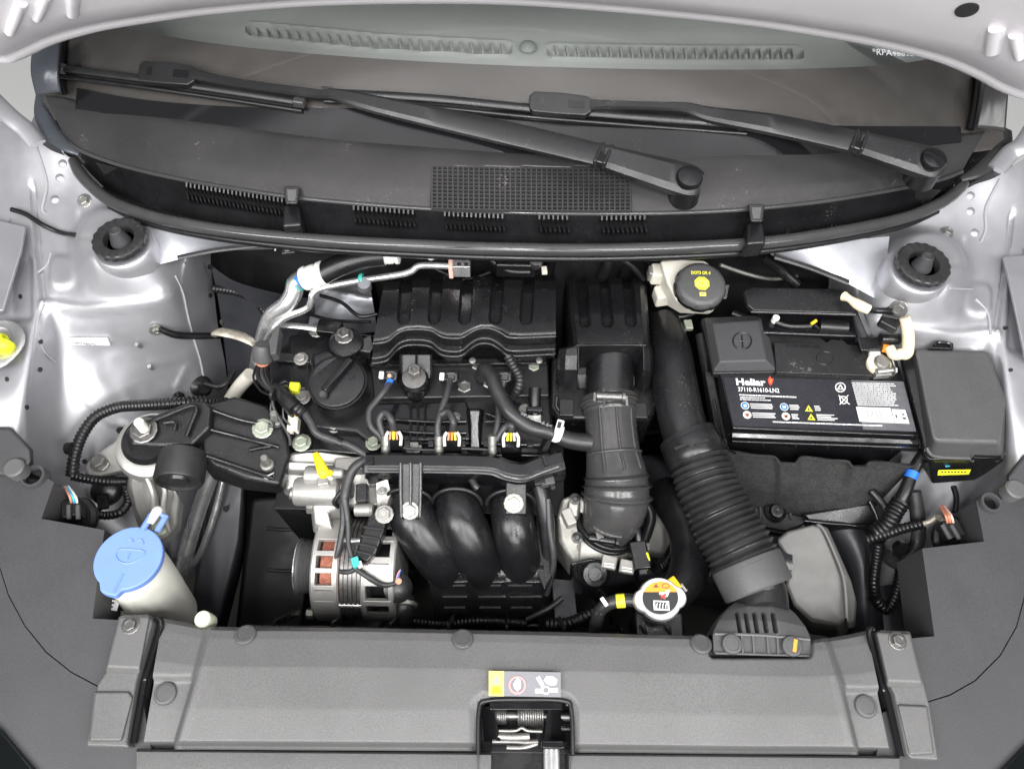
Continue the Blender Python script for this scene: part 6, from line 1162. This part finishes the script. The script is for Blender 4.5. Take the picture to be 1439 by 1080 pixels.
solid('tray_box', [(1128, 722, -.13), (1224, 706, -.12), (1234, 735, -.13), (1226, 738, -.13), (1140, 735, -.135)], [(1128, 728, -.17), (1224, 712, -.17), (1238, 746, -.17), (1228, 750, -.17), (1140, 748, -.17)], 'plastic', by, 3); tube('tray_lip', [(1130, 731, -.125), (1180, 736, -.124), (1232, 737, -.124), (1222, 704, -.115)], 3, 'plastic_gloss', by, 8)
tube('tray_edge', [(1062, 742, -.155), (1108, 748, -.16), (1130, 738, -.155)], 2.2, 'lamp_grey', by, 8)
prism('tray_floor', [(1040, 690), (1230, 690), (1250, 760), (1060, 770)], -.24, .01, 'dark', by, 1)
# ------------------------------------------------------------------ fuse box
fb = thing('fuse_box', 'dark grey fuse box with a flat lid right of the battery', 'fuse box', (1350, 640, -.12))
solid('lid', [(1286, 491, .020), (1384, 492, .020), (1391, 498, .019), (1412, 556, .016), (1414, 562, .015), (1404, 622, .008), (1316, 620, .008), (1310, 612, .010)], [(1276, 496, -.03), (1388, 498, -.03), (1396, 506, -.03), (1418, 568, -.03), (1418, 575, -.03), (1412, 648, -.03), (1308, 644, -.03), (1302, 634, -.03)], 'fuse_grey', fb, 5, 4)
solid('base', [(1276, 500, -.03), (1390, 500, -.03), (1420, 572, -.03), (1416, 646, -.032), (1306, 646, -.032), (1296, 636, -.032)], [(1280, 515, -.11), (1392, 515, -.11), (1420, 590, -.11), (1410, 672, -.11), (1310, 680, -.11), (1296, 655, -.11)], 'plastic', fb, 3)
tube('lid_lip', [(1302, 628, -.020), (1312, 640, -.026), (1350, 643, -.027), (1400, 642, -.027), (1414, 634, -.024)], 3, 'fuse_grey', fb, 8); box('lid_clip', (1385, 641, -.022), 38, 9, 8, 'plastic_gloss', fb, 0, 1.5)
for x in (1365, 1400): bar('clip_rib', (x, 632, -.012), (x+1, 648, -.03), 3, 5, 'fuse_grey', fb)
k = prism('rear_clip', [(1306, 489), (1314, 479), (1340, 481), (1341, 490)], .02, .02, 'plastic', fb, 1.5); tube('clip_loop', [(1315, 486, .022), (1317, 481, .023), (1334, 482, .023), (1336, 488, .022)], 1.8, 'plastic_gloss', k, 6, 4)
prism('yellow_label', [(1319, 660), (1365, 659), (1362, 666), (1318, 667)], -.05, .002, 'lime', fb, .4); patch('blue_dot', [(1328, 653), (1335, 652), (1335, 655), (1329, 656)], -.05, 'cyan', fb)
for i in range(8): patch('label_print', [(1323+i*4.6, 662), (1325.5+i*4.6, 662), (1325.2+i*4.6, 664), (1322.7+i*4.6, 664)], -.0495, 'print_black', fb)
# black inner channel between the battery and fuse box
tag(solid('cable_channel', [(1262, 494, -.015), (1284, 494, -.005), (1312, 620, -.02), (1298, 640, -.03)], [(1262, 500, -.14), (1290, 500, -.14), (1314, 640, -.14), (1296, 660, -.14)], 'plastic', None, 5, 3), 'black plastic channel filling the gap between battery and fuse box', 'channel')
# ------------------------------------------------------------------ shield and control unit behind the battery
cs = thing('control_unit_shield', 'flat black shield over the control unit behind the battery', 'shield', (1120, 440, -.05))
solid('shield', [(1046, 408, .038), (1056, 403, .038), (1170, 405, .038), (1184, 408, .037), (1196, 420, .036), (1201, 440, .034), (1060, 436, .034), (1050, 428, .035)], [(1044, 412, .028), (1056, 406, .028), (1170, 408, .028), (1186, 411, .027), (1198, 424, .026), (1203, 445, .024), (1056, 441, .024), (1047, 432, .025)], 'plastic', cs, 2)
tube('front_edge', [(1055, 438, .033), (1130, 440, .033), (1202, 442, .033)], 1.4, 'hose_grey', cs, 6); solid('side_plate', [(1201, 430, .03), (1212, 436, .03), (1230, 478, .0), (1222, 480, .0)], [(1201, 436, -.03), (1212, 442, -.03), (1232, 490, -.03), (1222, 490, -.03)], 'dark_paint', cs, 1)
cu_ = thing('control_unit', 'black control unit with wiring plugs in the shadow under its shield', 'control unit', (1120, 460, -.06)); box('case', (1130, 462, -.015), 140, 40, 30, 'plastic_gloss', cu_, -.02, 4); tube('plug_bar', [(1090, 452, .004), (1110, 458, .004), (1140, 458, .002)], 3, 'hose_grey', cu_, 8); lathe('plug', [(11, 0), (11, 40)], P(1150, 458, .0), (1, -.05, 0), 'plastic', cu_, 16); tube('plug_pin', [(1140, 455, .008), (1147, 450, .01)], 2.5, 'yellow', cu_, 8); tube('plug_wire', [(1144, 456, .006), (1160, 468, -.005), (1175, 475, -.02)], 2.5, 'rubber', cu_, 8)
lathe('buckle', [(5, 0), (5, 10)], P(1088, 451, .0), (0, 0, 1), 'white_plastic', cu_, 10); tube('loom', [(1030, 440, -.02), (1060, 452, -.015), (1085, 460, -.012)], 6, 'rubber', cu_, 10)
# ------------------------------------------------------------------ brake fluid reservoir
br = thing('brake_fluid_reservoir', 'off-white brake fluid reservoir with a black cap printed in yellow', 'reservoir', (965, 420, -.02))
solid('tank', [(928, 366, .042), (958, 364, .042), (990, 366, .042), (1006, 380, .036), (1004, 424, .030), (1000, 430, .028), (962, 430, .028), (950, 422, .028), (938, 398, .034)], [(918, 378, -.02), (958, 372, -.02), (995, 374, -.02), (1006, 388, -.02), (1004, 436, -.022), (996, 442, -.022), (955, 440, -.022), (938, 430, -.022), (922, 410, -.02)], 'reservoir', br, 6, 4)
box('tank_port', (928, 385, .01), 30, 24, 26, 'reservoir', br, 0, 4); box('tank_port', (933, 415, -.01), 30, 24, 26, 'reservoir', br, .2, 4); box('port_clip', (918, 384, .012), 16, 16, 20, 'alu_dark', br, 0, 2)
co = P(985, 400, .048); cax = Vector((0, -.12, 1)); cap_ = lathe('cap', [(32, -16), (35, -15), (36, -4), (34, 2), (30, 5), (27, 5.4), (0, 5.4)], co, cax, 'fuse_grey', br, 56, rmod=lambda a, i: 1-(.03 if i in (1, 2) and (a*10/math.pi/2) % 1 < .18 else 0))
lathe('cap_skirt', [(36.4, -14), (37, -13), (37, -5), (36, -4)], co, cax, 'rubber', cap_, 56, rmod=lambda a, i: 1 if (a*9/math.pi/2) % 1 > .25 else .965)
ca, cb, cc = frame(cax)
if cb.y < 0: cb = -cb
def cpt(x, y, h=5.9): return co+ca*x*.001+cb*y*.001+cax.normalized()*h*.001
def cface(nm, pts, m, h=5.9): return build(nm, [cpt(x, y, h) for x, y in pts], [tuple(range(len(pts)))], m, cap_, False)
cface('brake_symbol', [(11*math.cos(t+.39), -1+11*math.sin(t+.39)) for t in [2*math.pi*i/8 for i in range(8)]], 'sign_yellow')
for r, a0, a1 in ((4.6, 0, 6.283), (7, -.7, .7), (7, 2.44, 3.84)): tube('symbol_line', [cpt(r*math.cos(lerp(a0, a1, i/14)), -1+r*math.sin(lerp(a0, a1, i/14)), 6) for i in range(15)], .5, 'print_grey', cap_, 6, 1, flat=.4)
writing('cap_lettering', 'DOT3 OR 4', cpt(-14, 13.5), cpt(13, 13.5), 0, 5, 'sign_yellow', cap_, .03, up=cax); cface('manual_icon', [(-4.5, -21), (4.5, -21), (4.5, -15), (-4.5, -15)], 'sign_yellow'); cface('manual_mark', [(-2.5, -19.5), (2.5, -19.5), (2.5, -16.5), (-2.5, -16.5)], 'print_grey', 6.1)
prism('code_label', [(1008, 402), (1025, 400), (1021, 419), (1004, 419)], .0, .002, 'zinc_green', br, .3)
for i in range(5): patch('label_print', [(1009+i*2.4, 404+(i % 2)*5), (1012+i*2.4, 404+(i % 2)*5), (1011+i*2.4, 408+(i % 3)*3), (1008+i*2.4, 408+(i % 3)*3)], .0005, 'print_grey', br)
box('bracket', (967, 457, -.03), 12, 16, 8, 'zinc_green', br, .1, 1); tube('pedal_pipe', [(935, 438, -.03), (955, 445, -.03), (975, 440, -.03)], 4, 'rubber', br, 8)
# ------------------------------------------------------------------ right-hand looms
rl = thing('right_wiring_loom', 'black corrugated wiring conduits with a blue mark below the fuse box', 'wiring', (1240, 780, -.15))
tube('main_cable', [(1300, 634, -.06), (1284, 660, -.07), (1272, 690, -.08), (1262, 712, -.09), (1250, 738, -.1)], [8, 8, 9, 9, 9], 'rubber', rl, 14); conduit('conduit', [(1266, 705, -.088), (1256, 720, -.094), (1246, 738, -.1), (1228, 750, -.11)], 12, 'rubber', rl, .006, .16); lathe('blue_mark', [(8.8, 0), (8.8, 11)], P(1279, 672, -.074), P(1284, 660, -.07)-P(1272, 690, -.08), 'blue', rl, 16)
conduit('conduit', [(1218, 758, -.11), (1245, 750, -.1), (1270, 742, -.095), (1295, 736, -.09)], 7, 'rubber', rl, .0055, .16); tube('wire_exit', [(1293, 737, -.09), (1306, 733, -.085), (1318, 726, -.075), (1326, 733, -.06)], 4, 'braid', rl, 8)
conduit('conduit', [(1235, 760, -.11), (1232, 785, -.13), (1228, 820, -.15), (1232, 845, -.17)], 7, 'rubber', rl, .0055, .16); conduit('conduit', [(1228, 838, -.16), (1245, 855, -.17), (1258, 840, -.17), (1266, 805, -.17), (1262, 790, -.16)], 8, 'rubber', rl, .006, .16)
tube('main_cable', [(1284, 690, -.1), (1290, 730, -.12), (1288, 765, -.14), (1265, 790, -.15), (1245, 780, -.14)], 10, 'tape', rl, 12); tube('main_cable', [(1340, 683, -.1), (1344, 700, -.1), (1342, 720, -.1)], 4, 'rubber', rl, 8)
tube('main_cable', [(1225, 690, -.1), (1240, 708, -.1), (1248, 730, -.1)], 6, 'rubber', rl, 10)
lathe('grommet', [(11, 0), (9, 12), (0, 12)], P(1264, 770, -.13), (0, -.4, 1), 'rubber', rl, 16)
# dark liner in front of the right leg
tag(sheet('wheel_liner', [[(1165, 740, -.16), (1200, 742, -.16), (1225, 750, -.18)], [(1195, 800, -.18), (1215, 800, -.18), (1235, 810, -.2)], [(1200, 900, -.22), (1220, 900, -.22), (1245, 905, -.24)]], 'dark_paint', None, 16, 24, lambda x, y, u, v: .012*math.sin(u*math.pi), skirt=.1), 'dark curved liner panel between grey chamber and right wiring', 'liner')
# pipes and hoses against the bulkhead behind the resonator
for pts, r, lab in (([(855, 355, .03), (853, 372, .01), (845, 390, -.02)], 10, 'dark heater hose behind the air filter box'), ([(775, 358, .03), (772, 375, .0), (770, 390, -.03)], 9, 'dark hose between resonator and filter box at the bulkhead'), ([(1070, 360, .05), (1095, 378, .02), (1120, 400, .0)], 8, 'dark brake pipe sleeve right of the brake fluid reservoir')):
    tag(tube('heater_hose', pts, r, 'rubber', None, 14), lab, 'hose')
ex = thing('expansion_valve', 'small dark valve with a pale clip on the bulkhead behind the resonator', 'valve', (735, 370, .0)); box('body', (725, 372, .02), 60, 26, 30, 'plastic', ex, 0, 4); box('clip', (765, 380, .03), 8, 12, 6, 'reservoir', ex, .1, 1); lathe('fitting', [(10, 0), (10, 18), (8, 20)], P(753, 370, .03), (0, -.3, 1), 'steel_dark', ex, 16); tube('cable', [(690, 365, .03), (715, 380, .02), (745, 382, .02)], 5, 'rubber', ex, 10)
# ------------------------------------------------------------------ hoses, pipes and looms in the dark gaps
def hose(lab, pts, r, m='rubber', cat='hose', nm='hose', rib=0):
    return tag((conduit(nm, pts, r, m, None, .0055, .16) if rib else tube(nm, pts, r, m, None, 12)), lab, cat)
hose('black cable arching over the bulkhead behind the air filter box', [(800, 362, .02), (840, 358, .03), (880, 368, .02), (905, 392, -.01)], 5, 'rubber', 'cable', 'cable')
hose('shiny dark vacuum hose curling left of the brake fluid reservoir', [(905, 362, .03), (918, 375, .0), (916, 400, -.02), (925, 430, -.05)], 6, 'plastic_gloss')
hose('grey brake pipe crossing behind the brake fluid reservoir', [(1012, 372, .0), (1050, 385, -.02), (1085, 392, -.03), (1120, 388, -.03)], 3, 'alu_dark', 'pipe', 'brake_pipe')
hose('taped loom sagging under the pole cover beside the duct', [(985, 470, -.06), (992, 510, -.07), (1000, 560, -.08), (1010, 620, -.1)], 9, 'tape', 'wiring', 'wiring_loom')
hose('ribbed loom running low in front of the intake manifold', [(575, 872, -.2), (620, 876, -.21), (680, 872, -.2), (740, 876, -.2)], 7, 'rubber', 'wiring', 'wiring_loom', 1)
hose('thin dark hose slanting down from the throttle cover to the radiator', [(790, 840, -.17), (770, 855, -.17), (740, 870, -.18)], 4, 'rubber_worn')
hose('dark coolant pipe between the throttle body and gearbox', [(905, 700, -.16), (915, 725, -.17), (905, 760, -.19)], 8, 'rubber_worn', 'pipe', 'coolant_pipe')
hose('black earth lead crossing below the battery tray', [(1045, 752, -.2), (1090, 758, -.2), (1140, 752, -.19)], 4, 'rubber', 'cable', 'cable')
hose('thin cable along the bulkhead below the aluminium block', [(600, 372, .0), (650, 392, -.02), (690, 382, .0)], 3, 'rubber', 'cable', 'cable')
k = thing('bulkhead_bracket', 'small steel bracket with a bolt hanging under the cowl at the left', 'bracket', (400, 350, .04)); tube('rod', [(387, 338, .07), (387, 352, .06)], 2, 'steel', k, 8); prism('plate', [(396, 344), (412, 344), (414, 354), (396, 356)], .05, .003, 'steel_dark', k, .6); bolt(404, 349, .051, 4, 'steel', k)
k = thing('radiator_fan_shroud', 'black fan shroud behind the radiator cover', 'fan shroud', (700, 890, -.2))
for i in range(8): bar('shroud_rib', Vector((-.30+i*.075, .012, -.09)), Vector((-.30+i*.075, .05, -.20)), 4, 10, 'plastic', k)
box('shroud_plate', Vector((-.02, .004, -.22)), 640, 16, 260, 'plastic', k, 0, 3)

# thin leads, clips and brackets around the filler and timing side
for pts in ([(362, 512, -.03), (356, 530, -.03), (366, 548, -.025), (382, 556, -.022)], [(376, 512, -.028), (382, 530, -.02), (380, 546, -.02), (390, 556, -.018)], [(392, 540, -.02), (402, 536, -.022), (412, 545, -.022)], [(386, 556, -.02), (380, 575, -.03), (386, 600, -.04)], [(400, 560, -.016), (398, 585, -.03), (410, 600, -.04), (416, 612, -.05)], [(428, 575, -.02), (440, 590, -.025), (436, 606, -.045)]): tube('wire', pts, 1.7, 'rubber', sn, 6, 6)
for x, y in ((384, 553), (398, 549)): lathe('tie_band', [(10, 0), (10, 4)], P(x, y, -.018), (1, -.3, .1), 'plastic_soft', sn, 12)
k = thing('loom_bracket', 'bare steel bracket with a bolt between the timing case and the wiring rail', 'bracket', (545, 700, -.09))
solid('plate', [(528, 678, -.055), (545, 672, -.055), (552, 700, -.075), (540, 725, -.08), (530, 712, -.075)], [(528, 680, -.06), (545, 674, -.06), (552, 702, -.08), (540, 727, -.085), (530, 714, -.08)], 'alu_dark', k, 1); bolt(537, 690, -.062, 5, 'steel', k); box('web', (520, 700, -.09), 26, 30, 20, 'alu_dark', k, .2, 3); lathe('sensor', [(9, 0), (9, 20), (6, 24)], P(500, 716, -.07), (1, 0, .1), 'alu_dark', k, 16); box('sensor_plug', (509, 694, -.062), 16, 26, 16, 'plastic', k, .1, 2)
k = thing('clipped_lead', 'thin taped lead held by small black clips along the valve cover front', 'wiring', (600, 625, -.06))
for x in (572, 606, 650, 684, 745): box('clip', (x, 624, -.052), 9, 10, 8, 'plastic_soft', k, .1, 1.5)
tube('lead', [(560, 628, -.05), (600, 632, -.048), (650, 630, -.048), (690, 632, -.048)], 2.2, 'tape', k, 8)
k = thing('coil_bracket', 'black stamped strip with bright screws behind the ignition coil plugs', 'bracket', (650, 512, -.04))
prism('strip', [(520, 506), (768, 502), (768, 510), (520, 514)], -.042, .006, 'plastic_gloss', k, 1)
for x in (600, 664, 720, 758): lathe('screw', [(5, 0), (5, 2), (3, 3), (0, 3)], P(x, 507, -.041), (0, 0, 1), 'steel', k, 12)
